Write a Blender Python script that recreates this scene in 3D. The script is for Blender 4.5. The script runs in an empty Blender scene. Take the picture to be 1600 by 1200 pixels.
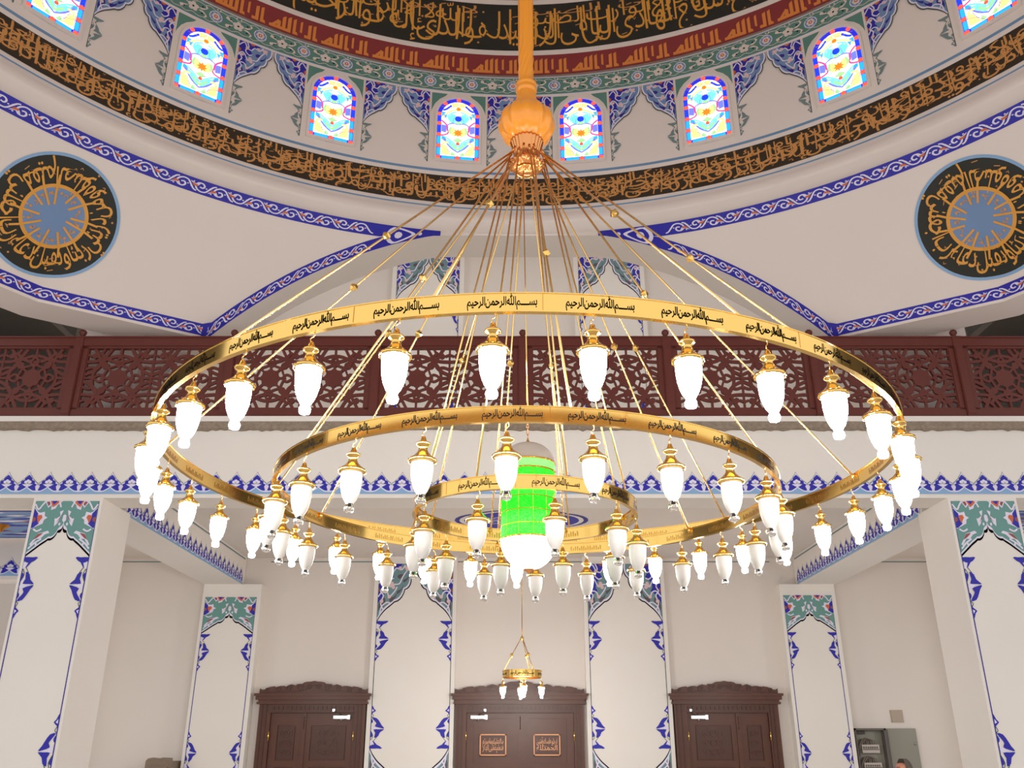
import bpy, bmesh, math, random
from mathutils import Vector, Matrix
from mathutils.geometry import tessellate_polygon
from mathutils.bvhtree import BVHTree
random.seed(7)
PI = math.pi
R = math.radians
sc = bpy.context.scene
COL = sc.collection

# ------------------------------------------------------------------ camera, world, exposure
cd = bpy.data.cameras.new('camera')
cam = bpy.data.objects.new('camera', cd)
COL.objects.link(cam)
cam.location = (0, 0, 1.65)
cam.rotation_euler = (R(90 + 22.264), 0, 0)
cd.sensor_width = 36
cd.lens = 1376.3 / 1600 * 36
cd.clip_end = 200
sc.camera = cam
w = bpy.data.worlds.new('world')
sc.world = w
w.use_nodes = True
w.node_tree.nodes['Background'].inputs[0].default_value = (1.0, 0.975, 0.965, 1)
w.node_tree.nodes['Background'].inputs[1].default_value = 1.08
sc.view_settings.view_transform = 'Standard'
sc.view_settings.look = 'None'
sc.view_settings.exposure = 0.0
sc.view_settings.gamma = 1
sc.view_settings.use_curve_mapping = False
sc.cycles.max_bounces = 10
sc.cycles.diffuse_bounces = 6
sc.cycles.sample_clamp_indirect = 4
sc.cycles.use_denoising = True
FLOOR = -0.1
LAMP_GLOW = 220.0
for gx, gy, e in ((-8.1, 13.4, 60), (8.4, 13.4, 60), (0.145, 13.2, 45), (-3.6, 13.4, 25), (3.9, 13.4, 25)):   # added fill light for the lower hall, partly at its pendant fittings
    ld = bpy.data.lights.new('hall_fill', 'POINT')
    ld.energy = e
    ld.shadow_soft_size = 0.25
    ld.color = (1.0, 0.96, 0.92)
    lo = bpy.data.objects.new('hall_fill', ld)
    COL.objects.link(lo)
    lo.location = (gx, gy, 2.35)
for gx in (-3.6, 0.1, 3.8):            # added fill light under the upper gallery ceiling, no fittings there
    ld = bpy.data.lights.new('gallery_fill', 'AREA')
    ld.energy = 56
    ld.size = 1.2
    ld.color = (1.0, 0.985, 0.98)
    lo = bpy.data.objects.new('gallery_fill', ld)
    COL.objects.link(lo)
    lo.location = (gx, 13.2, 11.9)

# ------------------------------------------------------------------ materials
def lin(c):
    return tuple(((x / 255 + 0.055) / 1.055) ** 2.4 if x > 10 else x / 255 / 12.92 for x in c)
MATS = {}
def mat(name, rgb, rough=0.6, metal=0.0, emit=0.0, noise=0.0, nscale=6.0, bump=0.0, trans=0.0, coat=0.0, rgb2=None):
    m = bpy.data.materials.new(name)
    m.use_nodes = True
    nt = m.node_tree
    b = nt.nodes['Principled BSDF']
    c = lin(rgb) + (1,)
    b.inputs['Base Color'].default_value = c
    b.inputs['Roughness'].default_value = rough
    b.inputs['Metallic'].default_value = metal
    b.inputs['Transmission Weight'].default_value = trans
    b.inputs['Coat Weight'].default_value = coat
    if emit:
        b.inputs['Emission Color'].default_value = c
        b.inputs['Emission Strength'].default_value = emit
    if noise or bump:
        tc = nt.nodes.new('ShaderNodeTexCoord')
        n = nt.nodes.new('ShaderNodeTexNoise')
        n.inputs['Scale'].default_value = nscale
        n.inputs['Detail'].default_value = 6
        nt.links.new(tc.outputs['Object'], n.inputs['Vector'])
        if noise:
            mx = nt.nodes.new('ShaderNodeMix')
            mx.data_type = 'RGBA'
            mx.inputs[6].default_value = c
            mx.inputs[7].default_value = (lin(rgb2) + (1,)) if rgb2 else tuple(x * (1 - noise) for x in c[:3]) + (1,)
            nt.links.new(n.outputs['Fac'], mx.inputs[0])
            nt.links.new(mx.outputs[2], b.inputs['Base Color'])
        if bump:
            bp = nt.nodes.new('ShaderNodeBump')
            bp.inputs['Strength'].default_value = bump
            bp.inputs['Distance'].default_value = 0.02
            nt.links.new(n.outputs['Fac'], bp.inputs['Height'])
            nt.links.new(bp.outputs['Normal'], b.inputs['Normal'])
    MATS[name] = m
    return m
mat('plaster', (228, 220, 213), 0.8, noise=0.05, nscale=1.5)
mat('plaster_white', (236, 231, 225), 0.75, noise=0.04, nscale=2)
mat('dome_plaster', (235, 225, 219), 0.8, noise=0.05, nscale=1.2)
mat('gallery_shade', (92, 86, 80), 0.9)  # dark colour stands in for the shade of the side galleries
mat('concrete', (176, 158, 140), 0.95, noise=1, nscale=22, bump=0.6, rgb2=(104, 96, 86))
mat('carpet', (190, 182, 172), 0.95, noise=0.3, nscale=40)
mat('blue', (34, 32, 168), 0.55)
mat('deep_blue', (44, 36, 142), 0.55)
mat('white', (228, 224, 244), 0.6)
mat('bone', (226, 214, 206), 0.6)
mat('sky', (138, 176, 216), 0.6)
mat('line_blue', (112, 148, 184), 0.6)
mat('slate', (116, 146, 190), 0.6)
mat('teal', (104, 154, 148), 0.6)
mat('teal_dark', (92, 138, 128), 0.6)
mat('grey_green', (118, 138, 140), 0.6)
mat('slate_green', (112, 146, 152), 0.6)
mat('outline', (58, 72, 66), 0.6)
mat('black', (36, 36, 30), 0.6)
mat('ink', (12, 10, 8), 0.9)
MATS['ink'].node_tree.nodes['Principled BSDF'].inputs['Specular IOR Level'].default_value = 0.05
mat('orange', (206, 104, 62), 0.6)
mat('brown', (150, 82, 78), 0.6)
mat('umber', (92, 84, 92), 0.6)
mat('pink', (226, 196, 200), 0.6)
mat('band_dark', (48, 37, 22), 0.6)
mat('band_black', (32, 33, 26), 0.6)
mat('gold_dim', (206, 146, 82), 0.55)
mat('gold_paint', (226, 160, 62), 0.5)
mat('maroon', (138, 48, 50), 0.6)
mat('kufic', (228, 138, 62), 0.55)
mat('wood_red', (104, 42, 32), 0.55, noise=0.25, nscale=9)
mat('wood_door', (94, 53, 35), 0.42, noise=0.35, nscale=7)
mat('wood_dark', (84, 46, 32), 0.45, noise=0.35, nscale=9)
mat('wood_pale', (140, 122, 104), 0.6, noise=0.3, nscale=20)
mat('wood_plaque', (226, 160, 112), 0.5)
mat('brass', (248, 206, 118), 0.12, metal=1.0)
mat('brass_worn', (222, 172, 84), 0.22, metal=1.0, noise=0.2, nscale=30)
mat('brass_rod', (252, 214, 142), 0.24, metal=1.0)
mat('brass_deep', (214, 150, 70), 0.18, metal=1.0)
mat('copper_gold', (232, 160, 100), 0.18, metal=1.0)
mat('gilt_orange', (246, 156, 42), 0.28, coat=0.5)
mat('steel', (200, 202, 206), 0.25, metal=1.0)
mat('grey_metal', (140, 138, 126), 0.5)
mat('grey_metal_dark', (96, 88, 84), 0.55)
mat('lead_dome', (150, 141, 134), 0.6)
mat('cable_dark', (70, 60, 56), 0.6)
mat('breaker', (190, 180, 172), 0.5)
mat('plate', (176, 160, 144), 0.6)
mat('glow', (255, 250, 244), 0.4, emit=LAMP_GLOW)
mat('glow_bowl', (255, 255, 250), 0.4, emit=6.0)
mat('frosted', (158, 155, 152), 0.5)
mat('clear_glass', (250, 250, 250), 0.04, trans=1.0)
mat('green_glow', (0, 245, 14), 0.8, emit=1.0)
mat('green_glow_pale', (120, 255, 110), 0.4, emit=0.9)
for nm, c, e in (('g_white', (255, 251, 244), 1.05), ('g_blue', (20, 60, 255), 1.1), ('g_cyan', (30, 160, 255), 1.35),
                 ('g_royal', (34, 40, 200), 0.9), ('g_red', (255, 90, 66), 1.1), ('g_orange', (250, 126, 30), 1.1),
                 ('g_yellow', (252, 226, 140), 1.1), ('g_green', (150, 226, 140), 1.2), ('g_aqua', (110, 210, 220), 1.2),
                 ('g_pink', (214, 66, 140), 1.0), ('g_lead', (150, 120, 140), 0.7), ('g_lilac', (110, 120, 220), 1.1)):
    mat(nm, c, 0.4, emit=e)
for nm, c2 in (('green_glow', (110, 255, 96)), ('green_glow_pale', (20, 150, 40))):      # glittering lit cloth
    nt = MATS[nm].node_tree
    p_ = nt.nodes['Principled BSDF']
    tc = nt.nodes.new('ShaderNodeTexCoord'); vo = nt.nodes.new('ShaderNodeTexVoronoi'); vo.inputs['Scale'].default_value = 300
    rp = nt.nodes.new('ShaderNodeValToRGB')
    rp.color_ramp.elements[0].color = lin(c2) + (1,)
    rp.color_ramp.elements[0].position = 0.12
    rp.color_ramp.elements[1].color = p_.inputs['Base Color'].default_value[:]
    rp.color_ramp.elements[1].position = 0.45
    nt.links.new(tc.outputs['Object'], vo.inputs['Vector'])
    nt.links.new(vo.outputs['Distance'], rp.inputs['Fac'])
    nt.links.new(rp.outputs['Color'], p_.inputs['Base Color'])
    nt.links.new(rp.outputs['Color'], p_.inputs['Emission Color'])
mat('skin', (196, 132, 108), 0.55)
mat('hair', (92, 84, 76), 0.8)
mat('shirt', (150, 160, 172), 0.85)
mat('trousers', (60, 58, 62), 0.85)
mat('eye', (240, 236, 230), 0.3)
mat('lips', (160, 92, 84), 0.5)

# ------------------------------------------------------------------ mesh building
class MB:
    def __init__(s):
        s.v, s.f, s.m, s.mats, s.sm = [], [], [], [], []
    def mi(s, name):
        if name not in s.mats:
            s.mats.append(name)
        return s.mats.index(name)
    def add(s, verts, faces, m, smooth=False):
        k = len(s.v)
        s.v.extend([tuple(v) for v in verts])
        i = s.mi(m)
        for f in faces:
            s.f.append([k + a for a in f])
            s.m.append(i)
            s.sm.append(smooth)
    def build(s, name, parent=None, kind=None, label=None, category=None, group=None, loc=None):
        me = bpy.data.meshes.new(name)
        me.from_pydata(s.v, [], s.f)
        for n in s.mats:
            me.materials.append(MATS[n])
        me.polygons.foreach_set('material_index', s.m)
        me.polygons.foreach_set('use_smooth', s.sm)
        me.update()
        o = bpy.data.objects.new(name, me)
        COL.objects.link(o)
        if parent:
            o.parent = parent
        if loc:
            o.location = loc
        return tag(o, label, category, group, kind)
    def box(s, x0, x1, y0, y1, z0, z1, m):
        v = [(x, y, z) for z in (z0, z1) for y in (y0, y1) for x in (x0, x1)]
        s.add(v, [(0, 2, 3, 1), (4, 5, 7, 6), (0, 1, 5, 4), (2, 6, 7, 3), (0, 4, 6, 2), (1, 3, 7, 5)], m)
    def lathe(s, prof, c, m, n=20, smooth=True, axis=None, flute=0.0, nf=0):
        verts, faces = [], []
        for r, z in prof:
            for k in range(n):
                a = 2 * PI * k / n
                rr = r * (1 + flute * math.cos(nf * a)) if nf else r
                verts.append((c[0] + rr * math.cos(a), c[1] + rr * math.sin(a), c[2] + z))
        for i in range(len(prof) - 1):
            for k in range(n):
                k2 = (k + 1) % n
                faces.append((i * n + k, i * n + k2, (i + 1) * n + k2, (i + 1) * n + k))
        s.add(verts, faces, m, smooth)
    def lathe_hard(s, prof, c, m, n=20):
        for p, q in zip(prof[:-1], prof[1:]):
            s.lathe([p, q], c, m, n)
    def tube(s, pts, r, m, n=8, smooth=True, closed=False):
        pts = [Vector(p) for p in pts]
        rings = []
        L = len(pts)
        rr = r if isinstance(r, (list, tuple)) else [r] * L
        ref = None
        for i, p in enumerate(pts):
            a = pts[i - 1] if (i > 0 or closed) else p
            b = pts[(i + 1) % L] if (i < L - 1 or closed) else p
            t = (b - a).normalized()
            if ref is None:
                ref = Vector((0, 0, 1)) if abs(t.z) < 0.9 else Vector((1, 0, 0))
            u = t.cross(ref).normalized()
            q = u.cross(t).normalized()
            ref = q
            rings.append([p + (u * math.cos(2 * PI * k / n) + q * math.sin(2 * PI * k / n)) * rr[i] for k in range(n)])
        verts = [v for g in rings for v in g]
        faces = []
        for i in range(L if closed else L - 1):
            j = (i + 1) % L
            for k in range(n):
                k2 = (k + 1) % n
                faces.append((i * n + k, i * n + k2, j * n + k2, j * n + k))
        if not closed:
            faces.append(tuple(range(n - 1, -1, -1)))
            faces.append(tuple((L - 1) * n + k for k in range(n)))
        s.add(verts, faces, m, smooth)
    def ball(s, c, r, m, n=12, k=8, sz=1.0):
        s.lathe([(max(r * math.sin(PI * i / k), 1e-4), -r * sz * math.cos(PI * i / k)) for i in range(k + 1)], c, m, n)
    def grid(s, fn, us, vs, m, smooth=True):
        verts = [fn(u, v) for v in vs for u in us]
        n = len(us)
        faces = [(j * n + i, j * n + i + 1, (j + 1) * n + i + 1, (j + 1) * n + i) for j in range(len(vs) - 1) for i in range(n - 1)]
        s.add(verts, faces, m, smooth)
    def prism(s, pts, depth, m, mapf):
        """2D outline pushed along the map's own normal from 0 to depth"""
        tri = tess(pts)
        n = len(pts)
        s.add([mapf(u, v, depth) for u, v in pts] + [mapf(u, v, 0) for u, v in pts],
              [list(t) for t in tri] + [[n + a for a in reversed(t)] for t in tri] +
              [(i, n + i, n + (i + 1) % n, (i + 1) % n) for i in range(n)], m)

def tag(o, label=None, category=None, group=None, kind=None):
    if label: o['label'] = label
    if category: o['category'] = category
    if group: o['group'] = group
    if kind: o['kind'] = kind
    return o
def empty(name, loc, label, category, group=None):
    o = bpy.data.objects.new(name, None)
    o.empty_display_size = 0.1
    COL.objects.link(o)
    o.location = loc
    return tag(o, label, category, group)
def tess(pts):
    a = 0
    n = len(pts)
    for i in range(n):
        a += pts[i][0] * pts[(i + 1) % n][1] - pts[(i + 1) % n][0] * pts[i][1]
    t = tessellate_polygon([[Vector((p[0], p[1], 0)) for p in pts]])
    out = []
    for f in t:
        p = [pts[i] for i in f]
        ar = (p[1][0] - p[0][0]) * (p[2][1] - p[0][1]) - (p[2][0] - p[0][0]) * (p[1][1] - p[0][1])
        if abs(ar) < 1e-12: continue
        out.append(tuple(f) if ar > 0 else tuple(reversed(f)))
    return out

# ------------------------------------------------------------------ painted ornament in 2D: (verts, faces, material, layer)
def poly(pts, m, l=1):
    return (list(pts), tess(pts), m, l)
def circ(x, y, r, m, l=2, n=10, ry=None):
    ry = ry or r
    return poly([(x + r * math.cos(2 * PI * i / n), y + ry * math.sin(2 * PI * i / n)) for i in range(n)], m, l)
def smooth(pts, n=5, closed=False):
    out = []
    L = len(pts)
    for i in range(L if closed else L - 1):
        if closed:
            p0, p1, p2, p3 = pts[i - 1], pts[i], pts[(i + 1) % L], pts[(i + 2) % L]
        else:
            p0, p1, p2, p3 = pts[max(i - 1, 0)], pts[i], pts[i + 1], pts[min(i + 2, L - 1)]
        for k in range(n):
            t = k / n
            out.append(tuple(0.5 * ((2 * p1[d]) + (-p0[d] + p2[d]) * t + (2 * p0[d] - 5 * p1[d] + 4 * p2[d] - p3[d]) * t * t +
                                    (-p0[d] + 3 * p1[d] - 3 * p2[d] + p3[d]) * t ** 3) for d in (0, 1)))
    if not closed: out.append(tuple(pts[-1]))
    return out
def ribbon(pts, wd, closed=False, taper=False, asp=1.0):
    """two edges of a stroke; asp = how many times a unit of x is longer than a unit of y"""
    L = len(pts)
    a, b = [], []
    for i in range(L):
        p = pts[i - 1] if (i > 0 or closed) else pts[i]
        q = pts[(i + 1) % L] if (i < L - 1 or closed) else pts[i]
        dx, dy = (q[0] - p[0]) * asp, q[1] - p[1]
        d = math.hypot(dx, dy) or 1e-9
        k = wd / 2
        if taper: k *= max(0.15, math.sin(PI * (0.1 + 0.85 * i / max(L - 1, 1))))
        a.append((pts[i][0] - dy / d * k / asp, pts[i][1] + dx / d * k))
        b.append((pts[i][0] + dy / d * k / asp, pts[i][1] - dx / d * k))
    return a, b
def stroke(pts, wd, m, l=2, closed=False, taper=False, asp=1.0):
    a, b = ribbon(pts, wd, closed, taper, asp)
    L = len(pts)
    faces = [(L + i, L + (i + 1) % L, (i + 1) % L, i) for i in range(L if closed else L - 1)]
    return (a + b, faces, m, l)
def arc(cx, cy, r, a0, a1, n=12, ry=None):
    ry = ry or r
    return [(cx + r * math.cos(R(a0 + (a1 - a0) * i / n)), cy + ry * math.sin(R(a0 + (a1 - a0) * i / n))) for i in range(n + 1)]
def spiral(cx, cy, r, a0, turns, n=16, shrink=0.25):
    return [(cx + r * (1 - (1 - shrink) * i / n) * math.cos(a0 + 2 * PI * turns * i / n),
             cy + r * (1 - (1 - shrink) * i / n) * math.sin(a0 + 2 * PI * turns * i / n)) for i in range(n + 1)]
def T(shapes, sx=1, sy=1, tx=0, ty=0, dl=0):
    flip = sx * sy < 0
    return [([(x * sx + tx, y * sy + ty) for x, y in v], [tuple(reversed(f)) for f in fs] if flip else fs, m, l + dl) for v, fs, m, l in shapes]
def recolor(shapes, d):
    return [(v, f, d.get(m, m), l) for v, f, m, l in shapes]
EPS = 0.0022
def paint(mb, shapes, mapf, eps=EPS):
    for i, (v, fs, m, l) in enumerate(shapes):
        q = eps * (l + 0.015 * (i % 29))
        mb.add([mapf(x, y, q) for x, y in v], fs, m)
def plane_map(o, ux, uy):
    o, ux, uy = Vector(o), Vector(ux).normalized(), Vector(uy).normalized()
    n = ux.cross(uy)
    return lambda u, v, d=0: o + ux * u + uy * v + n * d

# ------------------------------------------------------------------ Arabic lettering
FORMS = {}
def _forms():
    two = {'ا': 0xFE8D, 'آ': 0xFE81, 'أ': 0xFE83, 'إ': 0xFE87, 'ؤ': 0xFE85, 'د': 0xFEA9, 'ذ': 0xFEAB, 'ر': 0xFEAD, 'ز': 0xFEAF, 'و': 0xFEED, 'ى': 0xFEEF, 'ة': 0xFE93}
    four = {'ب': 0xFE8F, 'ت': 0xFE95, 'ث': 0xFE99, 'ج': 0xFE9D, 'ح': 0xFEA1, 'خ': 0xFEA5, 'س': 0xFEB1, 'ش': 0xFEB5, 'ص': 0xFEB9, 'ض': 0xFEBD,
            'ط': 0xFEC1, 'ظ': 0xFEC5, 'ع': 0xFEC9, 'غ': 0xFECD, 'ف': 0xFED1, 'ق': 0xFED5, 'ك': 0xFED9, 'ل': 0xFEDD, 'م': 0xFEE1, 'ن': 0xFEE5,
            'ه': 0xFEE9, 'ي': 0xFEF1, 'ئ': 0xFE89}
    for k, c in two.items(): FORMS[k] = (c, c + 1, None, None)
    for k, c in four.items(): FORMS[k] = (c, c + 1, c + 2, c + 3)
    FORMS['ء'] = (0xFE80, None, None, None)
    FORMS['ـ'] = (0x640, 0x640, 0x640, 0x640)
    FORMS['لا'] = (0xFEFB, 0xFEFC, None, None)
_forms()
def shape_word(wd):
    if wd == 'الله':
        return chr(0xFDF2)
    seq = []
    i = 0
    while i < len(wd):
        if wd[i] == 'ل' and i + 1 < len(wd) and wd[i + 1] in 'اأإ':
            seq.append('لا'); i += 2
        else:
            seq.append(wd[i]); i += 1
    out = []
    for i, c in enumerate(seq):
        f = FORMS[c]
        prev = i > 0 and FORMS[seq[i - 1]][2] is not None and f[1] is not None
        nxt = i + 1 < len(seq) and f[2] is not None and FORMS[seq[i + 1]][1] is not None
        g = f[3] if prev and nxt else f[1] if prev else f[2] if nxt else f[0]
        out.append(chr(g))
    return ''.join(reversed(out))
WORDS = {}
BOLD = [0.006]
def word_mesh(wd):
    key = (wd, BOLD[0])
    if key in WORDS: return WORDS[key]
    c = bpy.data.curves.new('letters', 'FONT')
    c.body = shape_word(wd)
    c.resolution_u = 1
    c.offset = BOLD[0]
    o = bpy.data.objects.new('letters', c)
    COL.objects.link(o)
    me = bpy.data.meshes.new_from_object(o.evaluated_get(bpy.context.evaluated_depsgraph_get()))
    v = [(p.co.x, p.co.y) for p in me.vertices]
    x0 = min(p[0] for p in v); x1 = max(p[0] for p in v)
    v = [(x - x0, y) for x, y in v]
    f = []
    for p in me.polygons:
        t = list(p.vertices)
        a = sum(v[t[i]][0] * v[t[(i + 1) % len(t)]][1] - v[t[(i + 1) % len(t)]][0] * v[t[i]][1] for i in range(len(t)))
        f.append(t if a > 0 else t[::-1])
    bpy.data.objects.remove(o)
    bpy.data.meshes.remove(me)
    bpy.data.curves.remove(c)
    WORDS[key] = (v, f, x1 - x0)
    return WORDS[key]
def line_of(words, x1, x0, base, hx, hy, m, l=2, gap=0.12, slope=0.0):
    """one row of words from x1 leftward until x0 (None = as long as they need); returns shapes and the end"""
    out, x, i = [], x1, 0
    while i < len(words):
        v, f, wd = word_mesh(words[i])
        if x0 is not None and x - wd * hx < x0: break
        x -= wd * hx
        out.append(([(x + a * hx, base + b * hy + slope * a * hx) for a, b in v], f, m, l))
        x -= gap * hx
        i += 1
    return out, x
def fit_line(words, x0, x1, base, hy, m, l=2, gap=0.12):
    tot = sum(word_mesh(q)[2] for q in words) + gap * (len(words) - 1)
    return line_of(words, x1, None, base, (x1 - x0) / tot, hy, m, l, gap)[0]
def marks(x0, x1, y0, y1, n, s, m, l=2):
    out = []
    for _ in range(n):
        x, y = random.uniform(x0, x1), random.uniform(y0, y1)
        k = random.random()
        if k < 0.4:
            out.append(poly([(x - s, y), (x, y - s), (x + s, y), (x, y + s)], m, l))
        elif k < 0.7:
            out.append(poly([(x - 2 * s, y - s * 0.4), (x + 2 * s, y + s * 0.6), (x + 2 * s, y + s * 1.3), (x - 2 * s, y + s * 0.3)], m, l))
        else:
            out.append(stroke([(x - s, y + 1.4 * s), (x, y), (x + s, y + 1.6 * s)], s * 0.6, m, l))
    return out

# ------------------------------------------------------------------ ornament units
def cusped(cusps, tail, bulge=0.055, n=5):
    out = []
    for (ax, ay), (bx, by) in zip(cusps[:-1], cusps[1:]):
        dx, dy = bx - ax, by - ay
        d = math.hypot(dx, dy)
        nx, ny = -dy / d, dx / d
        if nx < 0: nx, ny = -nx, -ny
        for i in range(n):
            t = i / n
            k = math.sin(PI * t) ** 0.75 * bulge
            out.append((ax + dx * t + nx * k, ay + dy * t + ny * k))
    out.append(cusps[-1])
    out += smooth([cusps[-1]] + tail, 4)[1:]
    return out
CUSP_A = cusped([(0.985, 0), (0.86, -0.26), (0.70, -0.46), (0.44, -0.68)], [(0.33, -0.745), (0.2, -0.82), (0.08, -0.92), (0.0, -1.02)])
def spandrel_a(asp=1.0):
    """half of a scalloped cartouche: corner at (0,0), apex at (1,0), tail at (0,-1)"""
    S = []
    for k, m in ((1.03, 'outline'), (1.0, 'white'), (0.955, 'slate')):
        S.append(poly([(0, 0)] + [(x * k if k < 1 else min(x * k, 1.0), y * k) for x, y in CUSP_A], m, 1 + (1.03 - k) * 15))
    S.append(poly([(0, 0)] + smooth([(0.62, 0), (0.52, -0.09), (0.44, -0.07), (0.36, -0.17), (0.40, -0.25), (0.30, -0.30), (0.22, -0.42), (0.27, -0.50), (0.16, -0.55), (0, -0.72)], 3), 'blue', 3))
    for q in ([(0.02, -0.74), (0.13, -0.60), (0.2, -0.66), (0.16, -0.76), (0.05, -0.86)], [(0.3, -0.62), (0.42, -0.60), (0.50, -0.53), (0.46, -0.62), (0.34, -0.70)],
              [(0.5, -0.5), (0.6, -0.46), (0.68, -0.38), (0.62, -0.48), (0.52, -0.55)], [(0.66, -0.3), (0.76, -0.26), (0.82, -0.17), (0.78, -0.28), (0.68, -0.34)],
              [(0.5, -0.22), (0.58, -0.19), (0.66, -0.20), (0.6, -0.26), (0.53, -0.27)]):
        S.append(poly(smooth(q, 3, True), 'deep_blue', 3))
    for q in ([(0.0, -0.12), (0.14, -0.02), (0.24, -0.12), (0.36, -0.16), (0.46, -0.08), (0.6, -0.11), (0.7, -0.02)],
              [(0.0, -0.36), (0.1, -0.26), (0.2, -0.30), (0.3, -0.42), (0.42, -0.38), (0.56, -0.36), (0.64, -0.24), (0.76, -0.12), (0.84, -0.13)],
              [(0.0, -0.6), (0.12, -0.5), (0.24, -0.52), (0.3, -0.6), (0.44, -0.5), (0.5, -0.42)],
              [(0.0, -0.28), (0.12, -0.4), (0.06, -0.5), (0.14, -0.58), (0.08, -0.72), (0.16, -0.84)],
              [(0.22, 0), (0.28, -0.1), (0.2, -0.2), (0.3, -0.28), (0.4, -0.26)],
              [(0.06, -0.92), (0.1, -0.78), (0.24, -0.7), (0.34, -0.72)]):
        S.append(stroke(smooth(q, 4), 0.022, 'white', 4, asp=asp))
    for x, y in ((0.24, -0.14), (0.34, -0.4), (0.40, -0.43), (0.36, -0.36), (0.76, -0.1), (0.73, -0.07), (0.79, -0.07), (0.3, -0.6), (0.1, -0.68), (0.56, -0.08), (0.12, -0.32)):
        S.append(circ(x, y, 0.034 / asp, 'pink', 5, 8, 0.034))
    for q in ([(0, -0.16), (0.07, -0.2), (0.05, -0.26), (0, -0.3)], [(0.3, 0), (0.36, -0.05), (0.44, -0.04), (0.46, 0)], [(0, -0.43), (0.05, -0.47), (0, -0.53)]):
        S.append(poly(q, 'orange', 4))
    return S
GREENISH = {'slate': 'slate_green', 'deep_blue': 'umber', 'outline': 'ink', 'orange': 'brown'}
CUSP_B = cusped([(1.0, -0.46), (0.86, -0.565), (0.60, -0.71)], [(0.54, -0.74), (0.40, -0.80), (0.2, -0.9), (0.0, -1.0)], 0.05)
def spandrel_b(asp=1.0):
    S = []
    for dy, m, l in ((-0.02, 'ink', 1), (0.0, 'ink', 1), (0.022, 'white', 1.5), (0.055, 'teal', 2)):
        S.append(poly([(0, 0), (1.0, 0)] + [(x, min(y + dy * (1 + 0.8 * (x > 0.9 and dy > 0)), 0)) for x, y in CUSP_B], m, l))
    for q, m in (([(1, -0.40), (0.94, -0.36), (0.95, -0.27), (1, -0.25)], 'white'),
                 ([(0.72, -0.47), (0.80, -0.42), (0.88, -0.30), (0.93, -0.17), (0.82, -0.2), (0.86, -0.28), (0.74, -0.33), (0.69, -0.32)], 'white'),
                 ([(0.77, -0.4), (0.86, -0.3), (0.93, -0.2), (0.86, -0.33)], 'brown'),
                 ([(0.28, -0.0), (0.42, -0.13), (0.52, -0.07), (0.52, -0.17), (0.66, -0.14), (0.70, -0.08), (0.86, -0.0)], 'white'),
                 ([(0.46, -0.0), (0.56, -0.12), (0.66, -0.08), (0.80, 0)], 'orange'), ([(0.50, -0.0), (0.58, -0.07), (0.70, 0)], 'blue'),
                 ([(0.34, -0.02), (0.42, -0.10), (0.47, -0.06), (0.43, -0.01)], 'brown'),
                 ([(0, -0.12), (0.12, -0.2), (0.2, -0.22), (0.34, -0.2), (0.36, -0.28), (0.46, -0.31), (0.36, -0.35), (0.34, -0.42), (0.2, -0.46), (0, -0.52)], 'white'),
                 ([(0, -0.14), (0.14, -0.24), (0.13, -0.31), (0.22, -0.42), (0.05, -0.5), (0, -0.5)], 'blue'),
                 ([(0.13, -0.27), (0.26, -0.26), (0.3, -0.31), (0.24, -0.36), (0.19, -0.42), (0.14, -0.34)], 'orange'),
                 ([(0, -0.3), (0.08, -0.31), (0.1, -0.36), (0, -0.4)], 'brown'),
                 ([(0.05, -0.8), (0.16, -0.7), (0.26, -0.6), (0.40, -0.58), (0.55, -0.55), (0.62, -0.59), (0.48, -0.62), (0.36, -0.70), (0.24, -0.70), (0.1, -0.82)], 'white'),
                 ([(0.14, -0.72), (0.26, -0.61), (0.42, -0.59), (0.36, -0.63), (0.26, -0.68)], 'brown')):
        S.append(poly(q, m, 3 if m == 'white' else 4))
    for q in ([(0, -0.06), (0.12, -0.16), (0.22, -0.08), (0.32, 0.0)], [(0.08, -0.52), (0.2, -0.56), (0.34, -0.52)], [(0.04, -0.88), (0.2, -0.78), (0.4, -0.70)], [(0.75, 0), (0.83, -0.12)]):
        S.append(stroke(smooth(q, 4), 0.03, 'white', 4, asp=asp))
    S.append(circ(0.26, -0.8, 0.03, 'white', 4, 8, 0.03))
    S.append(circ(0.88, -0.43, 0.035, 'white', 4, 8, 0.03))
    return S
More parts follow.
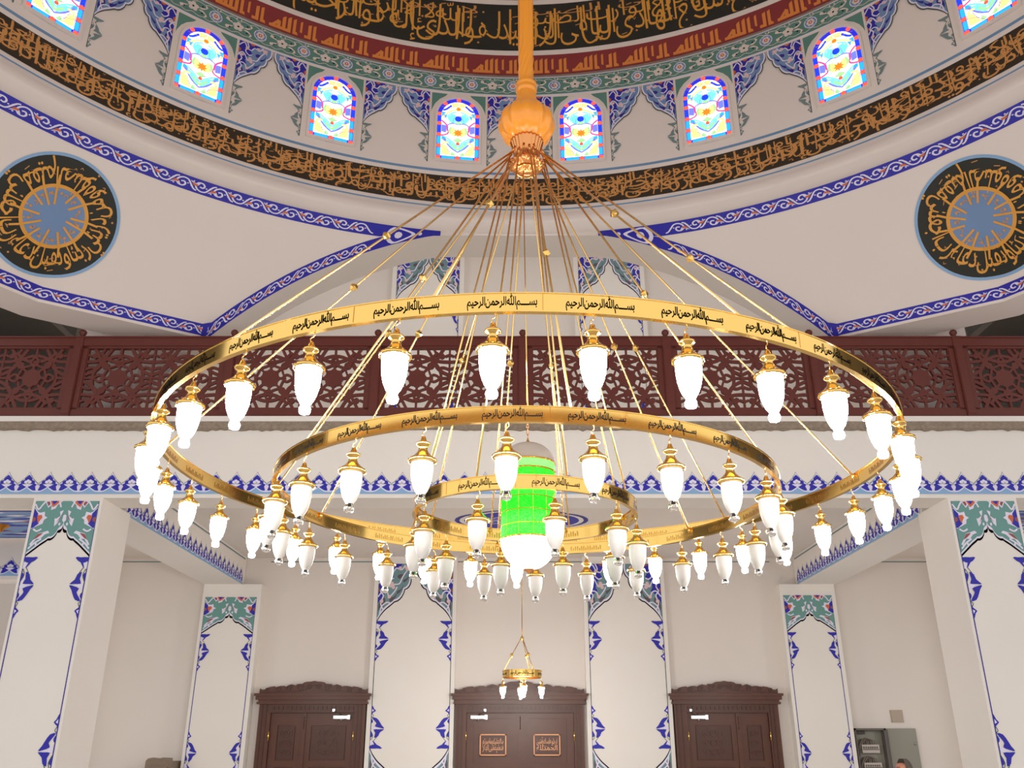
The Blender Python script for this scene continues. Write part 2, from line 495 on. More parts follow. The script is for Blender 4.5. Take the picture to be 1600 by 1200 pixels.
def sprig(asp=1.0, m='blue'):
    """edge ornament hanging down an edge at x = 0, growing to x = 1, from y = 0 to y = -1"""
    S = []
    for q, c in (([(0, -0.06), (0.45, -0.1), (0.95, -0.01), (0.55, 0), (0.0, 0)], m),
                 ([(0.95, 0), (0.62, -0.03), (0.5, -0.1), (0.2, -0.19), (0.36, -0.08), (0.6, -0.0)], m),
                 ([(0, -0.27), (0.16, -0.29), (0.14, -0.36), (0, -0.42)], m),
                 ([(0.30, -0.25), (0.60, -0.29), (0.72, -0.38), (1.05, -0.455), (0.66, -0.455), (0.22, -0.45), (0.36, -0.37)], m),
                 ([(1.05, -0.475), (0.70, -0.49), (0.30, -0.53), (0.42, -0.59), (0.28, -0.65), (0.04, -0.74), (0.44, -0.72), (0.70, -0.62), (0.84, -0.55)], m),
                 ([(0, -0.6), (0.12, -0.62), (0.14, -0.66), (0, -0.71)], m),
                 ([(0, -0.8), (0.1, -0.85), (0.34, -0.9), (0.2, -0.94), (0.1, -1.0), (0, -1.02)], m)):
        S.append(poly(smooth(q, 2, True), c, 2))
    for q, c in (([(0.0, -0.08), (0.3, -0.1), (0.2, -0.17), (0, -0.2)], 'white'), ([(0.1, -0.45), (0.5, -0.46), (0.95, -0.465), (0.5, -0.49), (0.1, -0.56), (0.02, -0.5)], 'white'), ([(0.03, -0.88), (0.2, -0.9), (0.05, -0.95)], 'white')):
        S.append(poly(q, c, 3))
    for q in ([(0, -0.42), (0.2, -0.3), (0.05, -0.2)], [(0.1, -0.12), (0.5, -0.27)], [(0.0, -0.74), (0.16, -0.78), (0.02, -0.84)]):
        S.append(stroke(smooth(q, 3), 0.012, 'outline', 2, asp=asp))
    return S
def palmette(pointed=False):
    """frieze unit 1 wide, about 1.1 high"""
    S = []
    half = [(0.0, 0.46), (0.03, 0.55), (0.12, 0.60), (0.17, 0.66), (0.28, 0.74), (0.34, 0.84), (0.42, 0.92), (0.5, 1.08)]
    full = half + [(1 - x, y) for x, y in reversed(half[:-1])]
    S.append(poly([(1.0, 0.15), (0, 0.15)] + full, 'grey_green', 1))
    S.append(poly([(1.0, 0.15), (0, 0.15)] + [(0.5 + (x - 0.5) * 0.955, y - 0.035) for x, y in full], 'white', 2))
    hb = [(0.10, 0.14), (0.02, 0.24), (0.12, 0.35), (0.05, 0.45), (0.17, 0.50), (0.16, 0.58), (0.22, 0.64), (0.31, 0.66), (0.33, 0.76), (0.41, 0.84), (0.5, 0.92)]
    S.append(poly([(0.5, 0.34), (0.36, 0.26), (0.22, 0.15)] + hb + [(1 - x, y) for x, y in reversed(hb[:-1])] + [(0.78, 0.15), (0.64, 0.26)], 'blue', 3))
    for x, y, r in ((0.5, 0.62, 0.075), (0.40, 0.565, 0.075), (0.60, 0.565, 0.075), (0.5, 0.54, 0.09)):
        S.append(circ(x, y, r, 'white', 4, 10))
    S.append(poly([(0.24, 0.46), (0.5, 0.47), (0.76, 0.46), (0.64, 0.38), (0.5, 0.32), (0.36, 0.38)], 'white', 4))
    S.append(circ(0.5, 0.53, 0.03, 'grey_green', 5, 8))
    S.append(stroke([(0.25, 0.485), (0.75, 0.485)], 0.012, 'outline', 5))
    for x in (0, 1):
        S.append(poly([(x - 0.1, 0.3), (x - 0.05, 0.2), (x, 0.1), (x + 0.05, 0.2), (x + 0.1, 0.3), (x, 0.44)], 'white', 4))
    S.append(poly([(0, 0.0), (1, 0.0), (1, 0.15), (0.8, 0.17), (0.5, 0.34), (0.2, 0.17), (0, 0.15)], 'sky', 3.5))
    S.append(stroke(smooth([(0, 0.11), (0.2, 0.13), (0.38, 0.23), (0.5, 0.33)], 3), 0.045, 'white', 4.5))
    S.append(stroke(smooth([(0.5, 0.33), (0.62, 0.23), (0.8, 0.13), (1, 0.11)], 3), 0.045, 'white', 4.5))
    return S
def scroll_unit():
    """running scroll: unit 2 long, 1 high, on a blue ground"""
    S = []
    for k in (0, 1):
        q = []
        q.append(stroke(smooth([(0, 0.12), (0.16, 0.2), (0.34, 0.5), (0.52, 0.8), (0.78, 0.86), (1.0, 0.7), (1.08, 0.45), (0.96, 0.2), (0.74, 0.18), (0.62, 0.36), (0.7, 0.54), (0.86, 0.5)], 4), 0.1, 'white', 2))
        q.append(poly(smooth([(0.86, 0.2), (1.0, 0.3), (1.15, 0.3), (1.4, 0.16), (1.2, 0.42), (1.05, 0.5), (0.95, 0.42)], 3, True), 'white', 2.5))
        q.append(poly(smooth([(0.98, 0.36), (1.1, 0.36), (1.3, 0.3), (1.2, 0.52), (1.1, 0.5), (1.03, 0.55)], 3, True), 'orange', 3))
        for x, y in ((1.22, 0.18), (1.3, 0.62), (0.5, 0.5)):
            q.append(circ(x, y, 0.05, 'white', 2.5, 8))
        S += T(q, 1, 1, k, 0) if k == 0 else T(q, 1, -1, 1, 1)
    return S
def kufic_unit():
    """0.73 wide, 0.36 high repeating word in square letters"""
    S = []
    def P(*p): S.append(poly([(x, y) for x, y in p], 'kufic', 2))
    P((0.0, 0.05), (0.27, 0.05), (0.27, 0.10), (0.0, 0.10))
    P((0.0, 0.06), (0.05, 0.06), (0.145, 0.175), (0.12, 0.21))
    P((0.10, 0.06), (0.155, 0.06), (0.155, 0.19), (0.115, 0.2))
    P((0.175, 0.05), (0.222, 0.05), (0.222, 0.30), (0.19, 0.28), (0.175, 0.26))
    P((0.25, 0.05), (0.297, 0.05), (0.297, 0.32), (0.265, 0.30), (0.25, 0.28))
    P((0.325, 0.05), (0.40, 0.05), (0.385, 0.10), (0.365, 0.10), (0.365, 0.32), (0.325, 0.29))
    P((0.425, 0.12), (0.455, 0.11), (0.455, 0.31), (0.425, 0.29))
    P((0.49, 0.05), (0.58, 0.05), (0.58, 0.30), (0.535, 0.28), (0.535, 0.10), (0.49, 0.10))
    P((0.605, 0.05), (0.68, 0.05), (0.665, 0.10), (0.645, 0.10), (0.645, 0.31), (0.605, 0.29))
    return S
def floral_unit():
    """green flower band: 0.6 wide, 0.3 high"""
    S = []
    for k in range(5):
        a = 2 * PI * k / 5 + 0.3
        S.append(circ(0.15 + 0.044 * math.cos(a), 0.15 + 0.044 * math.sin(a), 0.032, 'bone', 3 + 0.05 * k, 8))
    S.append(circ(0.15, 0.15, 0.012, 'ink', 4, 6))
    S.append(circ(0.45, 0.15, 0.088, 'white', 2, 12))
    S.append(circ(0.45, 0.15, 0.079, 'slate', 2.5, 8))
    for k in range(6):
        a = 2 * PI * k / 6
        S.append(circ(0.45 + 0.032 * math.cos(a), 0.15 + 0.036 * math.sin(a), 0.024, 'bone', 3, 8))
    S.append(circ(0.45, 0.15, 0.03, 'orange', 4, 5))
    S.append(circ(0.45, 0.15, 0.012, 'white', 5, 5))
    for s in (1, -1):
        for tx in (0.15, 0.45):
            q = smooth([(tx - 0.15, 0.15 + s * 0.1), (tx - 0.08, 0.15 + s * 0.125), (tx, 0.15 + s * 0.09), (tx + 0.07, 0.15 + s * 0.115), (tx + 0.15, 0.15 + s * 0.1)], 4)
            S.append(stroke(q, 0.009, 'bone', 2))
        S.append(poly(smooth([(0.22, 0.15 + s * 0.02), (0.28, 0.15 + s * 0.01), (0.34, 0.15 + s * 0.07), (0.30, 0.15 + s * 0.10), (0.31, 0.15 + s * 0.05)], 3, True), 'bone', 2.5))
        S.append(poly(smooth([(0.0, 0.15 - s * 0.09), (0.05, 0.15 - s * 0.05), (0.09, 0.15 - s * 0.02), (0.04, 0.15 - s * 0.03), (-0.02, 0.15 - s * 0.05)], 3, True), 'bone', 2.5))
        S.append(circ(0.27, 0.15 - s * 0.055, 0.016, 'ink', 3, 6, 0.01))
        S.append(circ(0.04, 0.15 + s * 0.06, 0.014, 'ink', 3, 6, 0.01))
    for x in (0.12, 0.18, 0.46, 0.5):
        S.append(circ(x, 0.27, 0.012, 'bone', 3, 6))
    return S
def cartouche_panel(mb, mp, x0, x1, z0, z1, hs, hsp, style, recol=None, spw=0.2, sprig_mat='blue', lower=True, line='outline'):
    """painted pilaster panel in plane coordinates: cornered cartouche at the top, mirrored at the bottom, sprigs along both edges"""
    wd = (x1 - x0) / 2
    cx = (x0 + x1) / 2
    S = []
    base = style(wd / hs)
    if recol: base = recolor(base, recol)
    sp = sprig(spw * wd / hsp, sprig_mat)
    ends = ((z1, 1),) + (((z0, -1),) if lower else ())
    for zt, sy in ends:
        for sx, xe in ((1, x0), (-1, x1)):
            S += T(base, sx * wd, sy * hs, xe, zt)
            S += T(sp, sx * wd * spw * 1.0, sy * hsp, xe, zt - sy * (hs * 1.03))
    for xe in (x0, x1):
        S.append(poly([(xe - 0.006, z0), (xe + 0.006, z0), (xe + 0.006, z1), (xe - 0.006, z1)], line, 1))
    paint(mb, S, mp)

# ================================================================== THE SETTING
HB = 6.94
DCX, DCY, EYE = 0.10, 3.561, 1.65
RD = 0.96 * HB
def zz(h): return EYE + h * HB
def rad(v):
    """inner radius of drum and dome at height v above eye level"""
    h = v / HB
    if h <= 1.30: return RD
    return RD * math.sqrt(max(0.0, 1 - ((h - 1.30) / 0.95) ** 2))
def drum(u, v, d=0.0):
    a = u / RD
    r = rad(v) - d
    return Vector((DCX + r * math.sin(a), DCY + r * math.cos(a), EYE + v))

# --- floor and lower hall
b = MB(); b.box(-13, 13, -6, 17, FLOOR - 0.1, FLOOR, 'carpet'); b.build('floor', kind='structure')

b = MB()
b.box(-8.3, 8.6, 16.12, 16.4, FLOOR, 12.0, 'plaster')
S = []
mp = plane_map((0, 16.12, 0), (1, 0, 0), (0, 0, 1))
for x0, x1 in ((-8.3, -5.5), (5.8, 8.6), (-4.4, 4.7)):
    S.append(poly([(x0, 4.73), (x1, 4.73), (x1, 4.75), (x0, 4.75)], 'grey_green', 1))
paint(b, S, mp)
b.build('wall_back', kind='structure')
# fluffed bays left and right of the big pillars
for nm, s in (('wall_left', -1), ('wall_right', 1)):
    b = MB()
    X = lambda x: x if s < 0 else 0.305 - x
    x0, x1 = sorted((X(-7.7), X(-7.9)))
    b.box(x0, x1, 14.6, 20, FLOOR, 5.1, 'plaster')
    x0, x1 = sorted((X(-13), X(-13.2)))
    b.box(x0, x1, 10.5, 20, FLOOR, 5.1, 'plaster')
    x0, x1 = sorted((X(-13), X(-7.7)))
    b.box(x0, x1, 20, 20.2, FLOOR, 5.1, 'plaster')
    b.build(nm, kind='structure')
    b = MB()
    b.box(x0, x1, 14.5, 14.9, 4.14, 4.95, 'plaster')
    mp = plane_map((X(-13) if s < 0 else X(-7.7), 14.5, 4.2), (1, 0, 0), (0, 0, 1))
    S = []
    for k in range(17):
        S += T(palmette(), 0.305, 0.28, 0.305 * k + 0.05, 0)
    paint(b, S, mp)
    b.build('trim_1' if s < 0 else 'trim_2', kind='structure')

# --- ceiling under the gallery, with its painted medallion
b = MB()
b.box(-13, 13, 10.3, 16.3, 4.81, 5.0, 'plaster')
mp = plane_map((0.145, 13.2, 4.81), (1, 0, 0), (0, -1, 0))
S = []
star = []
for k in range(48):
    a = 2 * PI * k / 48
    q = abs(math.cos(a)) ** 3 * 0.42 + abs(math.cos(3 * a)) * 0.08 + 0.52
    star.append((q * math.cos(a), q * math.sin(a) * 1.1))
S.append(poly(star, 'deep_blue', 1))
S.append(poly([(x * 0.93, y * 0.93) for x, y in star], 'plaster_white', 2))
S.append(poly([(x * 0.86, y * 0.86) for x, y in star], 'blue', 3))
for k in range(10):
    a = 2 * PI * k / 10 + 0.2
    S.append(stroke(spiral(0.42 * math.cos(a), 0.36 * math.sin(a), 0.12, a, 1.1), 0.025, 'white', 4))
S.append(circ(0, 0, 0.2, 'slate', 4, 16)); S.append(circ(0, 0, 0.1, 'white', 5, 12))
paint(b, S, mp)
for s in (-1, 1):       # patterned ceiling fields of the side bays
    cx = -8.9 if s < 0 else 9.2
    mp = plane_map((cx, 13.5, 4.81), (1, 0, 0), (0, -1, 0))
    S = [poly([(-1.9, -0.9), (1.9, -0.9), (1.9, 0.9), (-1.9, 0.9)], 'slate', 1)]
    for k in range(90):
        x, y = random.uniform(-1.8, 1.8), random.uniform(-0.8, 0.8)
        l = random.uniform(0.12, 0.3)
        S.append(poly(smooth([(x - l, y), (x, y - 0.05), (x + l, y + 0.02), (x, y + 0.04)], 2, True), random.choice(['blue', 'deep_blue', 'blue', 'white', 'brown']), 2 + k * 0.01))
    for y in (-0.9, 0.87):
        S.append(poly([(-1.9, y), (1.9, y), (1.9, y + 0.03), (-1.9, y + 0.03)], 'blue', 3.5))
    paint(b, S, mp)
b.build('ceiling', kind='structure')

# --- big front pillars carrying the gallery (lower and upper storey)
PB = {'ink': 'ink'}
for s, (x0, x1) in (('left', (-5.565, -4.765)), ('right', (5.07, 5.87))):
    b = MB()
    b.box(x0, x1, 10.0, 10.8, FLOOR, 4.31, 'plaster_white')
    mp = plane_map((0, 10.0, 0), (1, 0, 0), (0, 0, 1))
    cartouche_panel(b, mp, x0 + 0.038, x1 - 0.038, 0.62, 4.272, 0.635, 0.66, spandrel_b, None, 0.43, line='deep_blue')
    b.build('pillar', kind='structure', label='square white front pillar with painted blue and teal cartouche on the %s' % s)
    b = MB()
    b.box(x0, x1, 10.3, 11.1, 5.2, 7.1, 'dome_plaster')
    b.build('pillar', kind='structure', label='short upper white pillar behind the balustrade on the %s' % s)
# --- corner columns against the back wall
for s, (x0, x1), zt in (('left', (-5.49, -4.46), 4.088), ('right', (4.76, 5.74), 4.121)):
    b = MB()
    b.box(x0, x1, 15.9, 16.15, FLOOR, 4.3, 'plaster_white')
    mp = plane_map((0, 15.9, 0), (1, 0, 0), (0, 0, 1))
    k = 15.9 / 16
    cartouche_panel(b, mp, x0 + 0.06, x1 - 0.075, 0.6, 1.65 + (zt - 1.65) * k, 0.62, 0.6, spandrel_b, None, 0.38, line='deep_blue')
    b.build('pillar', kind='structure', label='white corner column with painted cartouche under the beam on the %s' % s)
# --- pilasters: two storeys
for s, (x0, x1) in (('left', (-2.47, -0.99)), ('right', (1.275, 2.735))):
    b = MB()
    b.box(x0, x1, 16.0, 16.2, FLOOR, 4.85, 'plaster_white')
    mp = plane_map((0, 16.0, 0), (1, 0, 0), (0, 0, 1))
    cartouche_panel(b, mp, x0 + 0.08, x1 - 0.075, 0.58, 4.68, 0.98, 0.66, spandrel_a, GREENISH, 0.33)
    b.build('pillar', kind='structure', label='wide white pilaster with painted teal cartouche between the doors on the %s' % s)
    b = MB()
    b.box(x0, x1, 16.0, 16.2, 5.2, 12.0, 'plaster_white')
    cartouche_panel(b, mp, x0 + 0.1, x1 - 0.1, 6.3, 11.102, 1.0, 0.75, spandrel_a, GREENISH, 0.22)
    b.build('pillar', kind='structure', label='upper pilaster with painted cartouche behind the balustrade on the %s' % s)

# --- side beams from the front pillars to the corner columns
for k, (s, xi, xo) in enumerate(((-1, -4.84, -5.5), (1, 5.125, 5.785))):
    b = MB()
    b.box(min(xi, xo), max(xi, xo), 10.8, 16.1, 4.30, 4.85, 'plaster_white')
    if s < 0:
        mp = plane_map((xi, 10.8, 4.31), (0, 1, 0), (0, 0, 1))
    else:
        mp = plane_map((xi, 16.0, 4.31), (0, -1, 0), (0, 0, 1))
    S = []
    for i in range(21):
        S += T(palmette(), 0.2436, 0.27, 0.03 + 0.2436 * i, 0)
    S.append(poly([(0, 0.445), (5.2, 0.445), (5.2, 0.47), (0, 0.47)], 'grey_green', 1))
    paint(b, S, mp)
    b.build('beam', kind='structure', label='white side beam with a blue palmette frieze on the %s' % ('left' if s < 0 else 'right'))

# --- gallery front: beam with frieze, rough slab edge, upper gallery shell
b = MB()
b.box(-13, 13, 10.0, 10.48, 4.31, 5.2, 'plaster_white')
mp = plane_map((0, 10.0, 0), (1, 0, 0), (0, 0, 1))
S = []
for k in range(-38, 39):
    S += T(palmette(), 0.2436, 0.252, 0.05 + 0.2436 * k, 4.356)
paint(b, S, mp)
b.build('beam', kind='structure', label='long white gallery beam with blue palmette frieze under the balustrade')
b = MB()
b.box(-13, 13, 9.93, 16.2, 5.235, 5.30, 'plaster_white')
b.box(-13, 13, 9.945, 16.2, 5.15, 5.235, 'concrete')
xs = [-9 + 0.05 * i for i in range(364)]
low = [(x, 5.15 - random.random() ** 2 * 0.022 - 0.012 * (0.5 + 0.5 * math.sin(x * 2.3) * math.sin(x * 5.1))) for x in xs]
vv = [(x, 9.952, z) for x, z in low] + [(x, 9.952, 5.17) for x in xs] + [(x, 10.0, z) for x, z in low]
n = len(xs)
b.add(vv, [(i, i + 1, n + i + 1, n + i) for i in range(n - 1)] + [(2 * n + i, 2 * n + i + 1, i + 1, i) for i in range(n - 1)], 'concrete')
b.build('slab', kind='structure', label='gallery floor slab with a rough concrete edge')
b = MB()
b.box(-13, 13, 10.98, 16.3, 12.0, 12.2, 'plaster')
b.build('ceiling_gallery', kind='structure')
for nm, x in (('wall_left_gallery', -7.0), ('wall_right_gallery', 7.2)):
    b = MB(); b.box(x, x + 0.1, 12.9, 16.2, 5.2, 12.0, 'plaster'); b.build(nm, kind='structure')
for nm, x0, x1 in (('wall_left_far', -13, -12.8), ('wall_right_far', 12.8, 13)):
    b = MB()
    b.box(x0, x1, 4, 16.2, 5.2, 12.0, 'gallery_shade')
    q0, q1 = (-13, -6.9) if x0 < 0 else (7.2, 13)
    b.box(q0, q1, 12.6, 12.8, 5.2, 12.0, 'gallery_shade')  # dark backing added where the side gallery lies in shade
    b.box(q0, q1, 10.7, 12.8, 7.5, 7.6, 'gallery_shade')
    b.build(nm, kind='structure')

# --- main arch behind the dome ring
Z_RING = zz(0.933)
R_RING = 0.985 * HB
def arch_z(dx):
    return min(2.46 + math.sqrt(max(33.3 - dx * dx, 0)), Z_RING - 0.02)
b = MB()
N = 60
dxs = [-5.0 + 10.0 * i / N for i in range(N + 1)]
pts = [(DCX + d, arch_z(d)) for d in dxs]
for y0, y1 in ((10.4, 10.98),):
    b.add([(x, y0, z) for x, z in pts] + [(x, y1, z) for x, z in pts], [(i, i + 1, N + 2 + i, N + 1 + i) for i in range(N)], 'plaster', True)
    for y in (10.42, 10.96):
        b.add([(x, y, z) for x, z in pts] + [(x, y, 12.0) for x, z in pts], [(i, i + 1, N + 2 + i, N + 1 + i) for i in range(N)], 'plaster')
b.box(-7.2, DCX - 5.0, 10.4, 10.98, 7.6, 12.0, 'plaster')
b.box(DCX + 5.0, 7.4, 10.4, 10.98, 7.6, 12.0, 'plaster')
b.build('wall_arch', kind='structure')

# --- drum and dome
b = MB()
NS = 144
angs = [2 * PI * i / NS for i in range(NS + 1)]
prof = [(R_RING, 0.933 * HB), (0.955 * HB, 0.9374 * HB), (0.952 * HB, 0.945 * HB), (0.957 * HB, 0.962 * HB), (RD, 0.966 * HB)]
v = 0.966 * HB
while v < 1.3 * HB:
    v += 0.3
    prof.append((rad(v), v))
for i in range(1, 97):
    a = PI / 2 * (i / 96) ** 1.3
    prof.append((max(RD * math.cos(a), 0.01), HB * (1.30 + 0.95 * math.sin(a))))
verts = []
for r, v in prof:
    for a in angs[:-1]:
        verts.append((DCX + r * math.sin(a), DCY + r * math.cos(a), EYE + v))
faces = []
for i in range(len(prof) - 1):
    for k in range(NS):
        k2 = (k + 1) % NS
        faces.append((i * NS + k, i * NS + k2, (i + 1) * NS + k2, (i + 1) * NS + k))
b.add(verts, faces, 'dome_plaster', True)
dome = b.build('ceiling_dome', kind='structure')

PH0, PH1 = -82.0, 82.0
U0, U1 = R(PH0) * RD, R(PH1) * RD
def ring_strip(mb, v0, v1, m, l, n=110):
    us = [U0 + (U1 - U0) * i / n for i in range(n + 1)]
    vs = [v0 + (v1 - v0) * i / 4 for i in range(5)]
    mb.grid(lambda u, v: drum(u, v, EPS * l), us, vs, m)
def band_object(name, fn):
    mb = MB(); fn(mb); return mb.build(name, kind='structure')

MULK = ('أولم يروا إلى الطير فوقهم صافات ويقبضن ما يمسكهن إلا الرحمن إنه بكل شيء بصير أمن هذا الذي هو جند لكم ينصركم من دون الرحمن إن الكافرون إلا في غرور '
        'أمن هذا الذي يرزقكم إن أمسك رزقه بل لجوا في عتو ونفور أفمن يمشي مكبا على وجهه أهدى أمن يمشي سويا على صراط مستقيم '
        'قل هو الذي أنشأكم وجعل لكم السمع والأبصار والأفئدة قليلا ما تشكرون قل هو الذي ذرأكم في الأرض وإليه تحشرون '
        'ويقولون متى هذا الوعد إن كنتم صادقين قل إنما العلم عند الله وإنما أنا نذير مبين فلما رأوه زلفة سيئت وجوه الذين كفروا وقيل هذا الذي كنتم به تدعون').split()
NAMES = ('المنتقم العفو الرؤوف مالك الملك ذو الجلال والإكرام المقسط الجامع الغني المغني المانع الضار النافع النور الهادي البديع الباقي الوارث الرشيد الصبور '
         'هو الله الذي لا إله إلا هو الرحمن الرحيم الملك القدوس السلام المؤمن المهيمن العزيز الجبار المتكبر الخالق البارئ المصور الغفار القهار').split()
def clamp(S, y0, y1):
    return [([(x, min(max(y, y0), y1)) for x, y in v], f, m, l) for v, f, m, l in S]
def uprights(u0, u1, y0, y1, n, wd, m, l=2.9):
    """tall stems that cross all rows of the lettering"""
    S = []
    for i in range(n):
        x = u0 + (u1 - u0) * (i + random.random()) / n
        k = random.uniform(0.0, 0.3) * (y1 - y0)
        q = random.uniform(-0.03, 0.05)
        pts = [(x + q, y0 + k), (x + q * 0.3, y0 + k + (y1 - y0) * 0.3), (x, y1 - random.random() * 0.12 * (y1 - y0))]
        if random.random() < 0.5:
            c = random.choice((-1, 1)) * (y1 - y0) * 0.13
            pts = [(x + q + 2.2 * c, y0 + k + abs(c) * 0.7), (x + q + 1.2 * c, y0 + k), (x + q + 0.3 * c, y0 + k + 0.3 * abs(c))] + pts[1:]
        S.append(stroke(smooth(pts, 3), wd, m, l))
    return S
def lower_band(mb):
    ring_strip(mb, 0.9715 * HB, 0.9745 * HB, 'line_blue', 1)
    ring_strip(mb, 0.9818 * HB, 1.0451 * HB, 'band_dark', 1)
    ring_strip(mb, 1.0543 * HB, 1.0600 * HB, 'line_blue', 1)
    v0, v1 = 0.9818 * HB, 1.0451 * HB
    h = v1 - v0
    S = []
    for k, (base, hy) in enumerate(((0.17, 0.58), (0.42, 0.60), (0.68, 0.44))):
        S += fit_line(MULK[k::3], U0 + 0.2 * k, U1 - 0.2 * (2 - k), v0 + base * h, hy * h, 'gold_dim', 2 + 0.3 * k, 0.02)
    S += uprights(U0, U1, v0 + 0.05 * h, v0 + 0.95 * h, 125, 0.017, 'gold_dim')
    S += marks(U0, U1, v0 + 0.04, v1 - 0.03, 520, 0.012, 'gold_dim', 2.6)
    for i in range(150):    # long horizontal tails that cross the uprights
        x = random.uniform(U0, U1); q = random.uniform(0.25, 0.8)
        S.append(stroke(smooth([(x, v0 + h * q), (x + 0.12, v0 + h * (q - 0.04)), (x + 0.3, v0 + h * (q + 0.1))], 3), 0.016, 'gold_dim', 2.8, taper=True))
    paint(mb, clamp(S, v0 + 0.012, v1 - 0.012), drum)
band_object('trim_3', lower_band)
def black_band(mb):
    ring_strip(mb, 1.3701 * HB, 1.4827 * HB, 'band_black', 1)
    v0, v1 = 1.3701 * HB, 1.4827 * HB
    k = NAMES.index('هو')
    BOLD[0] = -0.006
    h = v1 - v0
    S = []
    # the verse left of the pole starts the row, the names end right of it
    for ws, a, c in ((NAMES[k:], U0, -0.42), (NAMES[:k], -0.30, U1)):
        S += fit_line(ws[0::2], a, c, v0 + 0.25 * h, 0.74 * h, 'gold_paint', 2, 0.03)
        S += fit_line(ws[1::2], a + 0.3, c - 0.4, v0 + 0.58 * h, 0.48 * h, 'gold_paint', 2.3, 0.03)
        S += fit_line(ws[3::3], a + 0.2, c - 0.2, v0 + 0.78 * h, 0.24 * h, 'gold_dim', 2.5, 0.5)
    S += uprights(U0, U1, v0 + 0.08 * h, v0 + 0.94 * h, 70, 0.032, 'gold_paint')
    S += marks(U0, U1, v0 + 0.06, v1 - 0.05, 330, 0.02, 'gold_dim', 2.6)
    paint(mb, clamp(S, v0 + 0.02, v1 - 0.02), drum)
    BOLD[0] = 0.006
    ring_strip(mb, 1.3062 * HB, 1.3579 * HB, 'maroon', 1)
    ring_strip(mb, 1.4937 * HB, 1.545 * HB, 'maroon', 1)
    S = []
    n = int((U1 - U0) / 0.73)
    for i in range(n):
        S += T(kufic_unit(), 1, 1, U0 + 0.73 * i + 0.1, 1.3062 * HB - 0.02)
        S += T(kufic_unit(), 1, 1, U0 + 0.73 * i + 0.35, 1.4937 * HB - 0.02)
    paint(mb, S, drum)
band_object('trim_4', black_band)
def green_band(mb):
    ring_strip(mb, 1.2549 * HB, 1.2978 * HB, 'teal_dark', 1)
    for a in (1.2528, 1.2978):
        ring_strip(mb, a * HB, (a + 0.002) * HB, 'white', 1.5)
    S = []
    n = int((U1 - U0) / 0.6)
    for i in range(n):
        S += T(floral_unit(), 1, 1, U0 + 0.6 * i, 1.2549 * HB)
    paint(mb, S, drum)
band_object('trim_5', green_band)

# --- drum windows and the painted cartouches between them
WPH = [-52.0 - 0.45 + 15 * k for k in range(8)]
def arch_outline(hw, v0, vtop, n=14, k=1.0):
    c = vtop - hw * k
    return [(-hw, v0), (hw, v0)] + [(hw * math.cos(PI * i / n), c + hw * k * math.sin(PI * i / n)) for i in range(n + 1)]
def cartouches(mb):
    S = []
    vt = 1.2549 * HB - 0.05
    A = spandrel_a(0.45 / 0.72)
    sp = recolor(sprig(0.3, 'grey_green'), {'white': 'bone'})
    for k in range(9):
        uc = R(WPH[0] - 7.5 + 15 * k) * RD
        a = uc / RD
        Q = []
        for sx in (1, -1):
            Q += T(A, sx * 0.445, 0.70, -sx * 0.455, 0)
            Q += T(sp, sx * 0.13, 0.46, -sx * 0.455, -0.73)
            x = -sx * 0.46
            Q.append(poly([(x - 0.004, -1.2), (x + 0.004, -1.2), (x + 0.004, 0), (x - 0.004, 0)], 'outline', 1))
        paint(mb, Q, plane_map(drum(uc, vt, 0.015), (math.cos(a), -math.sin(a), 0), (0, 0, 1)))
    for ph in WPH:
        uc = R(ph) * RD
        for sx in (1, -1):
            q = [(0.385, vt), (0.16, vt)] + [(0.385 * math.sin(R(a)), vt - 0.375 + 0.385 * math.cos(R(a))) for a in (30, 45, 60, 75)] + [(0.385, vt - 0.33)]
            q = [(x, min(y, vt)) for x, y in q]
            S.append(poly([(uc + sx * x, y) for x, y in (q if sx < 0 else q[::-1])], 'teal_dark', 1))
            x = uc + sx * 0.41
            S.append(poly([(x - 0.014, vt - 0.4), (x + 0.014, vt - 0.4), (x + 0.014, vt), (x - 0.014, vt)], 'bone', 1))
    # let long pieces follow the curve
    paint(mb, S, drum)
band_object('trim_6', cartouches)

